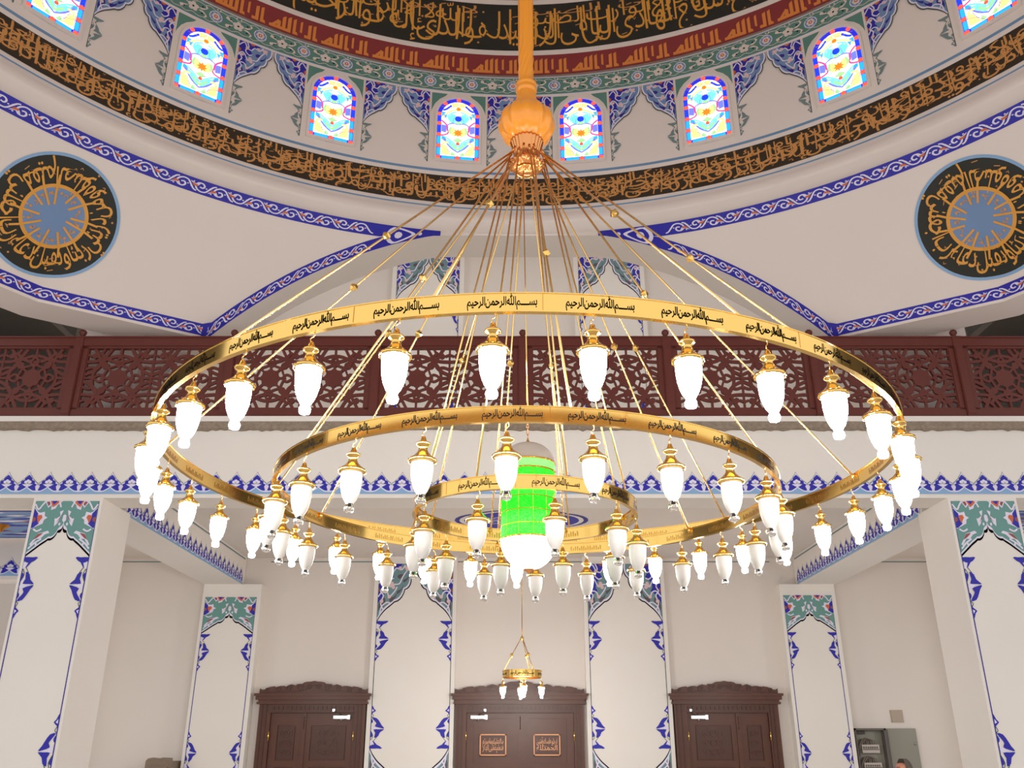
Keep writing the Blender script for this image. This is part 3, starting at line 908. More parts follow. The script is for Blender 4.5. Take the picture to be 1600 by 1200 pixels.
def pane_shapes():
    hw, v0, v1 = 0.295, 0.0, 1.056
    c = v1 - hw
    S = [poly(arch_outline(hw, v0, v1), 'g_royal', 0), poly(arch_outline(hw - 0.055, 0.06, v1 - 0.058), 'g_white', 1)]
    for sx in (1, -1):                                  # side border: blue glass between red squares
        for i in range(4):
            y = 0.07 + 0.19 * i
            S.append(poly([(sx * 0.243, y), (sx * 0.29, y), (sx * 0.29, y + 0.12), (sx * 0.243, y + 0.12)][::sx], ('g_cyan', 'g_cyan', 'g_blue', 'g_blue')[i], 2))
        for y in (0.03, 0.225, 0.415, 0.605, 0.77):
            S.append(circ(sx * 0.268, y, 0.033, 'g_red', 3, 8))
        S.append(poly([(sx * 0.04, 0.01), (sx * 0.22, 0.01), (sx * 0.22, 0.052), (sx * 0.04, 0.052)][::sx], 'g_cyan', 2))
        S.append(circ(sx * 0.19, c + 0.195, 0.033, 'g_red', 3, 8))
        # inner pattern, mirrored
        for q, m, wd in (([(0.24, 0.66), (0.16, 0.58), (0.15, 0.48)], 'g_pink', 0.022), ([(0.24, 0.40), (0.15, 0.43), (0.13, 0.5)], 'g_pink', 0.022),
                         ([(0.0, 0.13), (0.1, 0.2), (0.2, 0.34)], 'g_lilac', 0.02), ([(0.0, 0.22), (0.07, 0.3), (0.18, 0.38)], 'g_aqua', 0.02),
                         ([(0.0, 0.17), (0.09, 0.26)], 'g_green', 0.03), ([(0.0, 0.60), (0.08, 0.62), (0.16, 0.58)], 'g_lilac', 0.016),
                         ([(0.02, 0.86), (0.1, 0.83), (0.2, 0.76)], 'g_yellow', 0.026), ([(0.1, 0.93), (0.17, 0.86), (0.22, 0.84)], 'g_blue', 0.03),
                         ([(0.03, 0.82), (0.12, 0.78), (0.14, 0.7), (0.09, 0.65)], 'g_aqua', 0.022), ([(0.13, 0.28), (0.2, 0.28), (0.2, 0.18)], 'g_yellow', 0.03),
                         ([(0.1, 0.55), (0.12, 0.48), (0.1, 0.44)], 'g_green', 0.03), ([(0.1, 0.09), (0.2, 0.1)], 'g_yellow', 0.03),
                         ([(0.2, 0.74), (0.23, 0.7)], 'g_yellow', 0.03), ([(0.18, 0.52), (0.22, 0.5)], 'g_lilac', 0.03), ([(0.05, 0.5), (0.08, 0.54)], 'g_yellow', 0.03)):
            S.append(stroke([(sx * x, y) for x, y in smooth(q, 3)], wd, m, 2.5))
        for q, m in (([(0, 0.98), (0.1, 0.97), (0.13, 0.9), (0, 0.9)], 'g_yellow'), ([(0.03, 0.78), (0.1, 0.8), (0.16, 0.7), (0.1, 0.6), (0.03, 0.62)], 'g_aqua'), ([(0.14, 0.8), (0.24, 0.82), (0.24, 0.72), (0.17, 0.7)], 'g_cyan'),
                     ([(0.02, 0.52), (0.1, 0.56), (0.13, 0.48), (0.09, 0.4), (0.02, 0.38)], 'g_yellow'), ([(0.14, 0.58), (0.24, 0.6), (0.24, 0.46), (0.17, 0.44)], 'g_lilac'), ([(0.0, 0.12), (0.12, 0.24), (0.2, 0.36), (0.1, 0.32), (0, 0.22)], 'g_aqua'),
                     ([(0.1, 0.08), (0.23, 0.08), (0.23, 0.26), (0.16, 0.24)], 'g_yellow'), ([(0.02, 0.07), (0.1, 0.07), (0.08, 0.14)], 'g_green'), ([(0.16, 0.3), (0.23, 0.34), (0.23, 0.4), (0.17, 0.38)], 'g_cyan'), ([(0.0, 0.28), (0.06, 0.33), (0.0, 0.38)], 'g_green')):
            cx_, cy_ = sum(p[0] for p in q) / len(q), sum(p[1] for p in q) / len(q)
            pts = [(sx * (cx_ + (x - cx_) * 0.86), cy_ + (y - cy_) * 0.86) for x, y in q]
            S.append(poly(pts, m, 2))
            S.append(stroke([(sx * x, y) for x, y in q], 0.007, 'g_lead', 2.2, closed=True))
        for q in ([(0.24, 0.3), (0.12, 0.36), (0, 0.3)], [(0, 0.96), (0.08, 0.9), (0.24, 0.9)], [(0.05, 0.06), (0.14, 0.16), (0.24, 0.2)], [(0.08, 0.62), (0.06, 0.72), (0, 0.76)], [(0.24, 0.6), (0.18, 0.66), (0.2, 0.8)]):
            S.append(stroke([(sx * x, y) for x, y in q], 0.006, 'g_lead', 3))
    S.append(circ(0, 0.03, 0.036, 'g_red', 3, 8)); S.append(circ(0, v1 - 0.03, 0.034, 'g_red', 3, 8))
    st = []
    for i in range(16):
        a = 2 * PI * i / 16; r = 0.075 if i % 2 == 0 else 0.04
        st.append((r * math.cos(a), 0.455 + r * math.sin(a)))
    S.append(poly(st, 'g_orange', 3)); S.append(circ(0, 0.27, 0.028, 'g_red', 3, 6))
    S.append(circ(0, 0.70, 0.05, 'g_blue', 3, 8)); S.append(circ(0, 0.64, 0.035, 'g_green', 2.8, 8)); S.append(circ(0, 0.87, 0.035, 'g_orange', 3, 6))
    return S
PANE = pane_shapes()
for i, ph in enumerate(WPH):
    uc = R(ph) * RD
    v0 = 1.0836 * HB
    b = MB()
    n = 14
    out, inn = arch_outline(0.335, v0 - 0.04, v0 + 1.10), arch_outline(0.297, v0 - 0.002, v0 + 1.058)
    L = len(out)
    b.add([drum(uc + x, y, 0.0) for x, y in out] + [drum(uc + x, y, 0.03) for x, y in [(x * 0.985, y) for x, y in out]] + [drum(uc + x, y, 0.03) for x, y in inn] + [drum(uc + x, y, 0.0) for x, y in inn],
          [(k * L + i2, k * L + (i2 + 1) % L, (k + 1) * L + (i2 + 1) % L, (k + 1) * L + i2) for k in range(3) for i2 in range(L)], 'dome_plaster')
    fr = b.build('window_%d' % (i + 1), kind='structure')
    b = MB()
    a = uc / RD
    paint(b, PANE, plane_map(drum(uc, v0, 0.010), (math.cos(a), -math.sin(a), 0), (0, 0, 1)))
    b.build('glass_pane', fr)

# --- pendentives between the ring and the arches
def pend_bottom(a):
    """radius and height of the lower edge at azimuth a (degrees from the hall axis, 0..90)"""
    if a > 45: a = 90 - a
    aP = math.degrees(math.atan2(4.1, 6.84))
    if a <= aP:
        dx = 6.84 * math.tan(R(a))
        return 6.84 / math.cos(R(a)), arch_z(dx)
    # straight diagonal beam from (4.1, 6.84) to (5.8, 5.8)
    dx, dy, ex, ey = 4.1, 6.84, 1.63, -1.11
    s, c = math.sin(R(a)), math.cos(R(a))
    t = (dy * s - dx * c) / (ex * c - ey * s)
    return math.hypot(dx + ex * t, dy + ey * t), 6.58 - 0.03 * t
def pend(sg):
    def f(a, t, d=0.0):
        r, z = pend_bottom(a)
        dr, dz = R_RING - r, Z_RING - z
        L = math.hypot(dr, dz) or 1e-6
        rr, zb = r + dr * t, z + dz * t
        nr, nz = -dz / L, dr / L           # towards the hall
        rr += nr * d; zb += nz * d
        return Vector((DCX + sg * rr * math.sin(R(a)), DCY + rr * math.cos(R(a)), zb))
    return f
AZ = [i * 1.0 for i in range(31)] + [30.94] + [i * 1.0 for i in range(31, 46)]
AZ = AZ + [90 - a for a in reversed(AZ[:-1])]
PEND = {}
for nm, sg in (('left', -1), ('right', 1)):
    f = pend(sg)
    b = MB()
    ts = [i / 8 for i in range(9)]
    us = AZ if sg > 0 else AZ[::-1]
    b.grid(lambda a, t: f(a, t), us, ts, 'dome_plaster')
    # beam under the diagonal edge: a short face and a soffit running outward
    k = [a for a in AZ if 30.9 <= a <= 59.1]
    k = k if sg > 0 else k[::-1]
    def low(a, t):
        r, z = pend_bottom(a)
        q = [(r, z), (r + 0.02, z - 0.03), (r + 0.55, z - 0.03), (r + 0.55, z + 0.6)][int(t)]
        return Vector((DCX + sg * q[0] * math.sin(R(a)), DCY + q[0] * math.cos(R(a)), q[1]))
    b.grid(low, k, [3, 2, 1, 0], 'dome_plaster', False)
    b.build('wall_%s_pendentive' % nm, kind='structure')
    # mesh for laying the medallion on the curved face
    vs, fs = [], []
    for t in ts:
        for a in us: vs.append(f(a, t))
    m_ = len(us)
    for j in range(8):
        for i in range(m_ - 1):
            fs.append((j * m_ + i, j * m_ + i + 1, (j + 1) * m_ + i + 1, (j + 1) * m_ + i))
    PEND[sg] = BVHTree.FromPolygons(vs, fs)
    # blue scroll borders
    b = MB()
    def length(a):
        r, z = pend_bottom(a)
        return max(math.hypot(R_RING - r, Z_RING - z), 1e-4)
    def tilt(a):
        q = a if a <= 45 else 90 - a
        if q > 30.95: return 1.0
        dx = 6.84 * math.tan(R(q))
        return math.cos(math.asin(min(dx / 5.77, 0.99)))
    def top_edge(a, q):       # q 0 = lower border of the band, 1 = at the ring
        wv = min(0.175 / length(a), 0.5)
        return 1 - wv * (1 - q)
    def low_edge(a, q):
        wv = min(0.155 / tilt(a) / length(a), 0.5)
        return wv * q
    aa = []
    a = 9.0
    while a <= 81.0:
        aa.append(a); a += 0.75
    if sg < 0: aa = aa[::-1]
    b.grid(lambda a, q: f(a, top_edge(a, q), EPS * 1.5), aa, [0, 0.5, 1], 'blue')
    b.grid(lambda a, q: f(a, low_edge(a, q), EPS * 1.5), aa, [0, 0.5, 1], 'blue')
    for edge, width in ((top_edge, 0.175), (low_edge, 0.155)):
        # arc length along the middle of the band
        fine = [16.5 + (73.5 - 16.5) * i / 400 for i in range(401)]
        acc = [0.0]
        for p, q in zip(fine[:-1], fine[1:]):
            acc.append(acc[-1] + (f(q, edge(q, 0.5)) - f(p, edge(p, 0.5))).length)
        def at_len(s):
            s = min(max(s, 0), acc[-1] - 1e-6)
            lo, hi = 0, 400
            while hi - lo > 1:
                m2 = (lo + hi) // 2
                if acc[m2] <= s: lo = m2
                else: hi = m2
            return fine[lo] + (fine[hi] - fine[lo]) * (s - acc[lo]) / (acc[hi] - acc[lo])
        ul = width * 1.3
        nn = int(acc[-1] / (2 * ul))
        ul = acc[-1] / (2 * nn)
        S = []
        for i in range(nn):
            S += T(scroll_unit(), ul, 1, 2 * ul * i, 0)
        if sg < 0: S = T(S, -1, 1, acc[-1], 0)
        mpf = (lambda x, y, d=0: f(at_len(x if sg > 0 else acc[-1] - x), edge(at_len(x if sg > 0 else acc[-1] - x), y * 0.84 + 0.08), d + EPS))
        paint(b, S, mpf)
    # pointed end where both borders meet
    for a0 in (12.3,):
        S = [stroke(smooth([(a0 - 0.3, 0.5), (a0 + 0.6, 0.8), (a0 + 1.9, 0.9), (a0 + 2.6, 0.5), (a0 + 1.9, 0.1), (a0 + 0.6, 0.2)], 3, True), 0.09, 'white', 3, closed=True, asp=0.2)]
        S += [circ(a0 + 1.4, 0.5, 0.45, 'white', 3, 8, 0.2), circ(a0 - 1.0, 0.5, 0.25, 'white', 3, 6, 0.2)]
        if sg < 0: S = T(S, -1, 1, 0, 0)
        paint(b, S, lambda x, y, d=0: f(abs(x), y, d))
    b.build('trim_7' if sg < 0 else 'trim_8', kind='structure')

# --- painted round medallions on the pendentives
MEDAL = 'رب اجعلني مقيم الصلوة ومن ذريتي ربنا وتقبل دعاء'.split()
for sg, c, lab in ((-1, (-5.18, 8.60, 7.262), 'round black medallion with golden lettering and blue heart on the left wall slope'),
                   (1, (5.335, 8.65, 7.259), 'round black medallion with golden lettering and blue heart on the right wall slope')):
    f = pend(sg)
    c = Vector(c)
    hit = PEND[sg].find_nearest(c)
    c0 = hit[0]
    nrm = Vector((-sg * 0.7071, -0.7071, 0)) * 0.757 + Vector((0, 0, -0.653))
    nrm.normalize()
    right = Vector((0.7071, -sg * 0.7071, 0))
    upv = nrm.cross(right).normalized()
    def mp(x, y, d=0, c0=c0, nrm=nrm, right=right, upv=upv, sg=sg):
        p = c0 + right * x + upv * (y * 1.05 - 0.06)
        q = PEND[sg].ray_cast(p + nrm * 1.0, -nrm)
        return (q[0] if q[0] is not None else p) + nrm * (d + 0.004)
    RM = 0.71
    b = MB()
    def disc(r0, r1, m, l):
        us = [2 * PI * i / 64 for i in range(65)]
        vs = [r0 + (r1 - r0) * i / 6 for i in range(7)]
        b.grid(lambda a, r: mp(r * math.sin(a), -r * math.cos(a), EPS * l), us, vs[::-1], m)
    disc(RM - 0.035, RM, 'sky', 1)
    disc(0.0, RM - 0.035, 'band_black', 1)
    disc(0.0, 0.345, 'slate', 6)
    disc(0.325, 0.365, 'gold_paint', 7)
    r_base = RM - 0.155
    Lc = 2 * PI * r_base
    S = fit_line(MEDAL, 0.0, Lc, 0.0, 0.40, 'gold_paint', 4, 0.06)
    S = [([(x, y * (0.9 if y > 0 else 0.75)) for x, y in v], fs, m, l) for v, fs, m, l in S]
    S += marks(0, Lc, -0.11, 0.15, 44, 0.014, 'gold_dim', 4)
    rot = R(-40 if sg < 0 else -60)
    paint(b, [(v, fs, m, l + 4) for v, fs, m, l in S], lambda x, y, d=0: mp((r_base - y) * math.sin(x / r_base + rot), -(r_base - y) * math.cos(x / r_base + rot), d))
    S = []
    for k in range(13):
        a = 2 * PI * k / 13 + 0.3 + random.uniform(-0.12, 0.12)
        q = random.uniform(0.13, 0.2)
        S.append(stroke([(r * math.sin(a + (r - 0.3) * 0.4), r * math.cos(a + (r - 0.3) * 0.4)) for r in (0.47, 0.36, q)], 0.024, 'gold_paint', 5))
        S.append(circ(0.27 * math.sin(a + 0.22), 0.27 * math.cos(a + 0.22), 0.017, 'gold_dim', 5.3, 6))
        S.append(stroke(arc(0.25 * math.sin(a - 0.2), 0.25 * math.cos(a - 0.2), 0.022, 30 * k, 30 * k + 200, 6), 0.012, 'gold_dim', 5.3))
    paint(b, [(v, fs, m, l + 4.5) for v, fs, m, l in S], mp)
    b.build('medallion', label=lab, category='medallion', group='calligraphy medallions above the balustrade')

# ================================================================== DOORS
CREST = [(-1, .42), (-.955, .33), (-.90, .36), (-.82, .54), (-.73, .60), (-.70, .52), (-.62, .63), (-.55, .63), (-.52, .55), (-.48, .68), (-.42, .77), (-.37, .70), (-.335, .66), (-.32, .78), (-.22, .80), (-.19, .90), (-.14, .96), (-.07, .97), (0, 1.03)]
def rib_prism(mb, pts, wd, mp, d0, d1, m, closed=False):
    a, b_ = ribbon(pts, wd, closed)
    L = len(pts)
    vv = [mp(x, y, d1) for x, y in a + b_] + [mp(x, y, d0) for x, y in a + b_]
    fs = []
    for i in range(L if closed else L - 1):
        j = (i + 1) % L
        fs += [(L + i, L + j, j, i), (2 * L + i, 2 * L + j, 3 * L + j, 3 * L + i), (i, j, 2 * L + j, 2 * L + i), (L + j, L + i, 3 * L + i, 3 * L + j)]
    if not closed:
        fs += [(0, 2 * L, 3 * L, L), (L - 1, 2 * L - 1, 4 * L - 1, 3 * L - 1)]
    mb.add(vv, fs, m)
def door(num, x0, x1, l0, l1, split, plaques, closer_x):
    Y = 16.12
    mp = plane_map((0, Y, 0), (1, 0, 0), (0, 0, 1))
    mpf = lambda dz: plane_map((0, Y - dz, 0), (1, 0, 0), (0, 0, 1))
    b = MB()
    for a, c in ((x0, l0), (l1, x1)):
        b.box(a, c, Y - 0.13, Y + 0.05, FLOOR, 2.30, 'wood_door')
        for q in (0.25, 0.6):
            xx = a + (c - a) * q
            b.box(xx - 0.012, xx + 0.012, Y - 0.145, Y - 0.12, FLOOR, 2.28, 'wood_dark')
    b.box(l0, l1, Y - 0.13, Y + 0.05, 2.149, 2.30, 'wood_door')
    n = int((l1 - l0) / 0.075)
    for i in range(n):
        xa = l0 + (l1 - l0) * (i + 0.2) / n
        b.box(xa, xa + 0.04, Y - 0.15, Y - 0.12, 2.20, 2.26, 'wood_dark')
    b.box(l0, l1, Y - 0.15, Y - 0.12, 2.155, 2.175, 'wood_dark')
    root = b.build('door_%d' % num, kind='structure')
    b = MB()
    e = 0.02
    for z0, z1, d in ((2.29, 2.325, 0.17), (2.325, 2.36, 0.15), (2.36, 2.42, 0.19), (2.42, 2.46, 0.215)):
        b.box(x0 - e - (d - 0.15), x1 + e + (d - 0.15), Y - d - 0.02, Y + 0.02, z0, z1, 'wood_door')
    b.build('cornice', root)
    b = MB()
    half = (x1 - x0) / 2 + e; cx = (x0 + x1) / 2
    o = [(cx + x * half, 2.455 + 0.205 * y) for x, y in CREST] + [(cx - x * half, 2.455 + 0.205 * y) for x, y in reversed(CREST[:-1])]
    o = [(cx - half, 2.455)] + o + [(cx + half, 2.455)]
    b.prism(list(reversed(o)), 0.05, 'wood_door', mpf(0.10))
    for sx in (1, -1):                                       # carved scrolls in relief
        for (x, y, r) in ((0.86, .3, .035), (0.66, .34, .05), (0.46, .42, .055), (0.25, .5, .06), (0.08, .55, .05)):
            s_ = [(cx + sx * half * x + px, 2.455 + 0.205 * y + py) for px, py in spiral(0, 0, r, 0.5 * x, 1.4, 18)]
            rib_prism(b, s_, 0.013, mpf(0.15), 0, 0.012, 'wood_dark')
        lf = smooth([(cx + sx * half * .98, 2.48), (cx + sx * half * .75, 2.475), (cx + sx * half * .5, 2.50), (cx + sx * half * .2, 2.51), (cx, 2.60)], 4)
        rib_prism(b, lf, 0.012, mpf(0.15), 0, 0.010, 'wood_dark')
    b.build('crest', root)
    for (a, c) in ((l0, split - 0.004), (split + 0.004, l1)):
        b = MB()
        b.box(a + 0.004, c - 0.004, Y - 0.06, Y, FLOOR, 2.147, 'wood_door')
        st = 0.12 if c - a > 0.7 else 0.13
        # raised frame around recessed panels
        b.box(a + 0.004, a + st, Y - 0.085, Y - 0.06, FLOOR, 2.147, 'wood_door')
        b.box(c - st, c - 0.004, Y - 0.085, Y - 0.06, FLOOR, 2.147, 'wood_door')
        tops = ((1.95, 2.147), (1.30, 1.40), (0.0, 0.15)) if not plaques else ((2.06, 2.147), (1.26, 1.36), (0.0, 0.15))
        for z0, z1 in tops:
            b.box(a + st, c - st, Y - 0.085, Y - 0.06, z0, z1, 'wood_door')
        leaf = b.build('leaf', root)
        if not plaques:
            b = MB()
            pa, pc = a + st + 0.02, c - st - 0.02
            b.box(pa, pc, Y - 0.075, Y - 0.055, 1.42, 1.93, 'wood_dark')
            pm = mpf(0.075)
            mx = (pa + pc) / 2
            for k in range(3):
                for sx in (1, -1):
                    s_ = [(mx + sx * (pc - pa) * 0.2 + px, 1.53 + 0.15 * k + py) for px, py in spiral(0, 0, min(0.07, (pc - pa) * 0.24), k + (0 if sx > 0 else PI), 1.3 * sx, 16)]
                    rib_prism(b, s_, 0.014, pm, 0, 0.012, 'wood_door')
                rib_prism(b, arc(mx, 1.53 + 0.15 * k, min(0.05, (pc - pa) * 0.2), 0, 330, 14), 0.012, pm, 0, 0.014, 'wood_door')
            b.build('carved_panel', leaf)
        hx = a + 0.0 if a == l0 else c
        b = MB()
        b.lathe([(0.001, -0.075), (0.011, -0.07), (0.011, 0.07), (0.001, 0.075)], (hx, Y - 0.14, 1.78), 'brass', 10)
        b.build('hinge', leaf)
    b = MB()
    b.box(split - 0.035, split + 0.035, Y - 0.11, Y - 0.06, FLOOR, 2.147, 'wood_door')
    for k in range(7):
        b.ball((split, Y - 0.11, 1.9 + 0.03 * k), 0.012, 'wood_dark', 8, 5)
    b.build('meeting_stile', root)
    b = MB()
    b.box(closer_x, closer_x + 0.27, Y - 0.15, Y - 0.085, 2.055, 2.105, 'steel')
    b.box(closer_x + 0.24, closer_x + 0.285, Y - 0.16, Y - 0.085, 2.045, 2.115, 'steel')
    b.lathe([(0.001, -0.03), (0.016, -0.03), (0.016, 0.0), (0.001, 0.0)], (closer_x + 0.13, Y - 0.12, 2.055), 'steel', 10)
    arm = ((closer_x + 0.13, Y - 0.12, 2.12), (closer_x + 0.22, Y - 0.24, 2.15), (closer_x + 0.24, Y - 0.13, 2.19)) if plaques else ((closer_x + 0.13, Y - 0.12, 2.12), (closer_x + 0.06, Y - 0.22, 2.14), (closer_x, Y - 0.13, 2.19))
    b.tube(arm, 0.009, 'steel', 8, False)
    b.box(arm[2][0] - 0.02, arm[2][0] + 0.02, Y - 0.16, Y - 0.125, 2.17, 2.21, 'steel')
    b.build('door_closer', root, label='silver hydraulic door closer')
    if plaques:
        for a, c, txt in plaques:
            b = MB()
            z0, z1 = 1.477, 1.815
            b.box(a, c, Y - 0.10, Y - 0.06, z0, z1, 'wood_dark')
            for q in ((a, c, z0, z0 + 0.02), (a, c, z1 - 0.02, z1), (a, a + 0.02, z0, z1), (c - 0.02, c, z0, z1)):
                b.box(q[0], q[1], Y - 0.115, Y - 0.10, q[2], q[3], 'wood_plaque')
            pm = mpf(0.102)
            h = z1 - z0
            S = []
            ws = txt.split()
            k = (len(ws) + 1) // 2
            S += fit_line(ws[:k], a + 0.05, c - 0.05, z0 + 0.56 * h, 0.36 * h, 'wood_plaque', 1, 0.02)
            S += fit_line(ws[k:], a + 0.05, c - 0.05, z0 + 0.26 * h, 0.36 * h, 'wood_plaque', 1.4, 0.02)
            S += marks(a + 0.05, c - 0.05, z0 + 0.06, z1 - 0.06, 22, 0.006, 'wood_plaque', 1.7)
            paint(b, S, pm)
            b.build('plaque', root, label='carved plaque with pale lettering')
door(1, -4.308, -2.491, -4.105, -2.68, -3.53, None, -3.03)
door(2, -0.957, 1.218, -0.775, 1.05, 0.14, ((-0.545, -0.095, 'سلام عليكم بما صبرتم فنعم عقبى الدار'), (0.362, 0.814, 'ادخلوها بسلام آمنين الحمد لله')), -0.70)
door(3, 2.763, 4.537, 2.98, 4.36, 3.84, None, 3.04)

# ================================================================== BALUSTRADE
PX = [-9.08, -7.25, -5.42, -3.505, -1.69, 0.135, 1.935, 3.75, 5.575, 7.40, 9.23]
bal = empty('balustrade', (0, 10.06, 5.30), 'long dark red wooden balustrade of pierced rosette panels along the gallery edge', 'balustrade')
BY = 0.0
def P(x0, x1, z0, z1, d=0.05):
    return (x0, x1, BY - d, BY + d, z0, z1)
b = MB(); b.box(*P(PX[0], PX[-1], 0.97, 1.09, 0.045), 'wood_red'); b.box(*P(PX[0], PX[-1], 1.075, 1.095, 0.06), 'wood_red'); b.build('handrail', bal)
b = MB(); b.box(*P(PX[0], PX[-1], 0.02, 0.12, 0.04), 'wood_red'); b.build('bottom_rail', bal)
post0 = None
for x in PX:
    if post0 is None:
        b = MB(); b.box(-0.055, 0.055, -0.055, 0.055, 0.0, 1.10, 'wood_red'); b.box(-0.045, 0.045, -0.062, 0.062, 0.06, 0.95, 'wood_red')
        post0 = b.build('post', bal)
        b = MB()
        b.lathe([(0.001, 1.09), (0.045, 1.10), (0.03, 1.115), (0.022, 1.125), (0.032, 1.135), (0.044, 1.155), (0.046, 1.172), (0.04, 1.19), (0.024, 1.205), (0.001, 1.212)], (0, 0, 0), 'wood_red', 16)
        fin0 = b.build('finial', post0)
        post0.location = (x, 0, 0)
    else:
        p = post0.copy(); COL.objects.link(p); p.location = (x, 0, 0)
        q = fin0.copy(); COL.objects.link(q); q.parent = p
def lattice(W, H):
    mb = MB()
    mp = plane_map((0, 0, 0), (1, 0, 0), (0, 0, 1))
    cnt = [0]
    def st(pts, wd=0.03, closed=False):
        cnt[0] += 1
        e = 0.00011 * (cnt[0] % 89)
        rib_prism(mb, pts, wd * 1.3, mp, -0.014 - e, 0.014 + e, 'wood_red', closed)
    def pad(pts):
        cnt[0] += 1
        e = 0.00011 * (cnt[0] % 89)
        n_ = len(pts)
        mb.prism(pts, 0.03 + 2 * e, 'wood_red', lambda u, v, d: mp(u, v, d - 0.015 - e))
    cw = W / 2
    for ci in range(2):
        cx, cy = cw * (ci + 0.5), H / 2
        hw, hh = cw / 2, H / 2
        # scalloped solid rosette with relief petals
        pts = []
        for i in range(64):
            a = 2 * PI * i / 64
            r = 0.108 + 0.014 * abs(math.cos(4 * a))
            pts.append((cx + r * math.cos(a), cy + r * math.sin(a)))
        pad(pts)
        for i in range(8):
            a = 2 * PI * (i + 0.5) / 8
            st([(cx + 0.03 * math.cos(a), cy + 0.03 * math.sin(a)), (cx + 0.06 * math.cos(a + 0.25), cy + 0.06 * math.sin(a + 0.25)), (cx + 0.10 * math.cos(a), cy + 0.10 * math.sin(a)), (cx + 0.06 * math.cos(a - 0.25), cy + 0.06 * math.sin(a - 0.25))], 0.01, True)
        # eight buds around it
        for i in range(8):
            a = 2 * PI * i / 8
            c_, s_ = math.cos(a), math.sin(a)
            st([(cx + 0.11 * c_, cy + 0.11 * s_), (cx + 0.19 * c_, cy + 0.19 * s_)], 0.022)
            bud = [(0.16, 0), (0.20, 0.045), (0.25, 0.03), (0.275, 0), (0.25, -0.03), (0.20, -0.045)]
            if i % 2:
                pad(smooth([(cx + x * 1.12 * c_ - y * s_, cy + x * 1.12 * s_ + y * c_) for x, y in bud], 2, True))
            else:
                st(smooth([(cx + (x - 0.0) * c_ - y * s_, cy + (x - 0.0) * s_ + y * c_) for x, y in bud], 3, True), 0.022, True)
            a2 = a + PI / 8
            st(smooth([(cx + 0.19 * c_, cy + 0.19 * s_), (cx + 0.17 * math.cos(a2), cy + 0.17 * math.sin(a2)), (cx + 0.19 * math.cos(a2 + PI / 8), cy + 0.19 * math.sin(a2 + PI / 8))], 4), 0.02)
        st([(cx + 0.30 * math.cos(2 * PI * i / 40), cy + 0.30 * math.sin(2 * PI * i / 40)) for i in range(40)], 0.028, True)
        # sweeping arcs from the frame
        for sy in (1, -1):
            st([(x, y) for x, y in arc(cx, cy + sy * (hh + 0.12), 0.30, 180 if sy > 0 else 0, 360 if sy > 0 else 180, 16) if abs(y - cy) <= hh], 0.03)
            st(smooth([(cx - hw, cy + sy * hh * 0.55), (cx - hw * 0.55, cy + sy * hh * 0.62), (cx - hw * 0.3, cy + sy * hh)], 5), 0.028)
            st(smooth([(cx + hw, cy + sy * hh * 0.55), (cx + hw * 0.55, cy + sy * hh * 0.62), (cx + hw * 0.3, cy + sy * hh)], 5), 0.028)
            for sx in (1, -1):
                st(smooth([(cx + sx * hw, cy + sy * 0.04), (cx + sx * hw * 0.72, cy + sy * 0.10), (cx + sx * hw * 0.56, cy + sy * hh * 0.5), (cx + sx * hw * 0.72, cy + sy * hh * 0.86), (cx + sx * hw * 0.8, cy + sy * hh)], 5), 0.03)
                st(smooth([(cx + sx * hw * 0.98, cy + sy * hh * 0.3), (cx + sx * hw * 0.8, cy + sy * hh * 0.36), (cx + sx * hw * 0.62, cy + sy * hh * 0.3)], 4), 0.024)
                pad(smooth([(cx + sx * hw * 0.86, cy + sy * hh * 0.74), (cx + sx * hw * 0.76, cy + sy * hh * 0.66), (cx + sx * hw * 0.66, cy + sy * hh * 0.74), (cx + sx * hw * 0.76, cy + sy * hh * 0.86)], 2, True))
                st([(cx + sx * hw * 0.5, cy + sy * hh), (cx + sx * hw * 0.6, cy + sy * hh * 0.78)], 0.022)
                st([(cx + sx * hw, cy + sy * hh * 0.8), (cx + sx * hw * 0.86, cy + sy * hh * 0.74)], 0.022)
        st([(cx - hw, cy), (cx - 0.26, cy)], 0.022)
        st([(cx + 0.26, cy), (cx + hw, cy)], 0.022)
        st([(cx, cy - hh), (cx, cy - 0.26)], 0.02)
        st([(cx, cy + 0.26), (cx, cy + hh)], 0.02)
        st([(cx - hw, cy - hh), (cx - hw, cy + hh)], 0.018)
    st([(W, 0), (W, H)], 0.018)
    return mb
lat0 = None
for a, c in zip(PX[:-1], PX[1:]):
    if lat0 is None:
        b = lattice(1.60, 0.79)
        for q in ((-0.065, 0.0, -0.03, 0.82), (1.60, 1.665, -0.03, 0.82)):
            b.box(q[0], q[1], -0.03, 0.03, q[2], q[3], 'wood_red')
        b.box(-0.065, 1.665, -0.03, 0.03, -0.035, 0.0, 'wood_red')
        b.box(-0.065, 1.665, -0.03, 0.03, 0.79, 0.825, 'wood_red')
        lat0 = b.build('lattice_panel', bal)
        o = lat0
    else:
        o = lat0.copy(); COL.objects.link(o)
    o.location = ((a + c) / 2 - 0.80 * (c - a - 0.11) / 1.73, 0, 0.147)
    o.scale = ((c - a - 0.11) / 1.73, 1, 1)

# ================================================================== CHANDELIER
ch = empty('chandelier', (0.0545, 3.561, 1.65), 'huge three-tiered brass ring chandelier with many glass lamps under the dome', 'chandelier')
CU = 3.561
BOLD[0] = 0.018
RINGS = [  # radius, top, bottom, lamps, first lamp angle, rods, first rod angle, lettering half width
    (0.41322 * CU, 0.31478 * CU, 0.29825 * CU, 35, -4.1, 10, 25.0, 0.094),
    (0.28574 * CU, 0.27221 * CU, 0.25707 * CU, 24, -3.9, 6, 7.5, 0.094),
    (0.12846 * CU, 0.25705 * CU, 0.24152 * CU, 10, -23.0, 8, -25.0, 0.092)]
BISM = ['بســــم', 'الله', 'الرحمن', 'الرحيم']
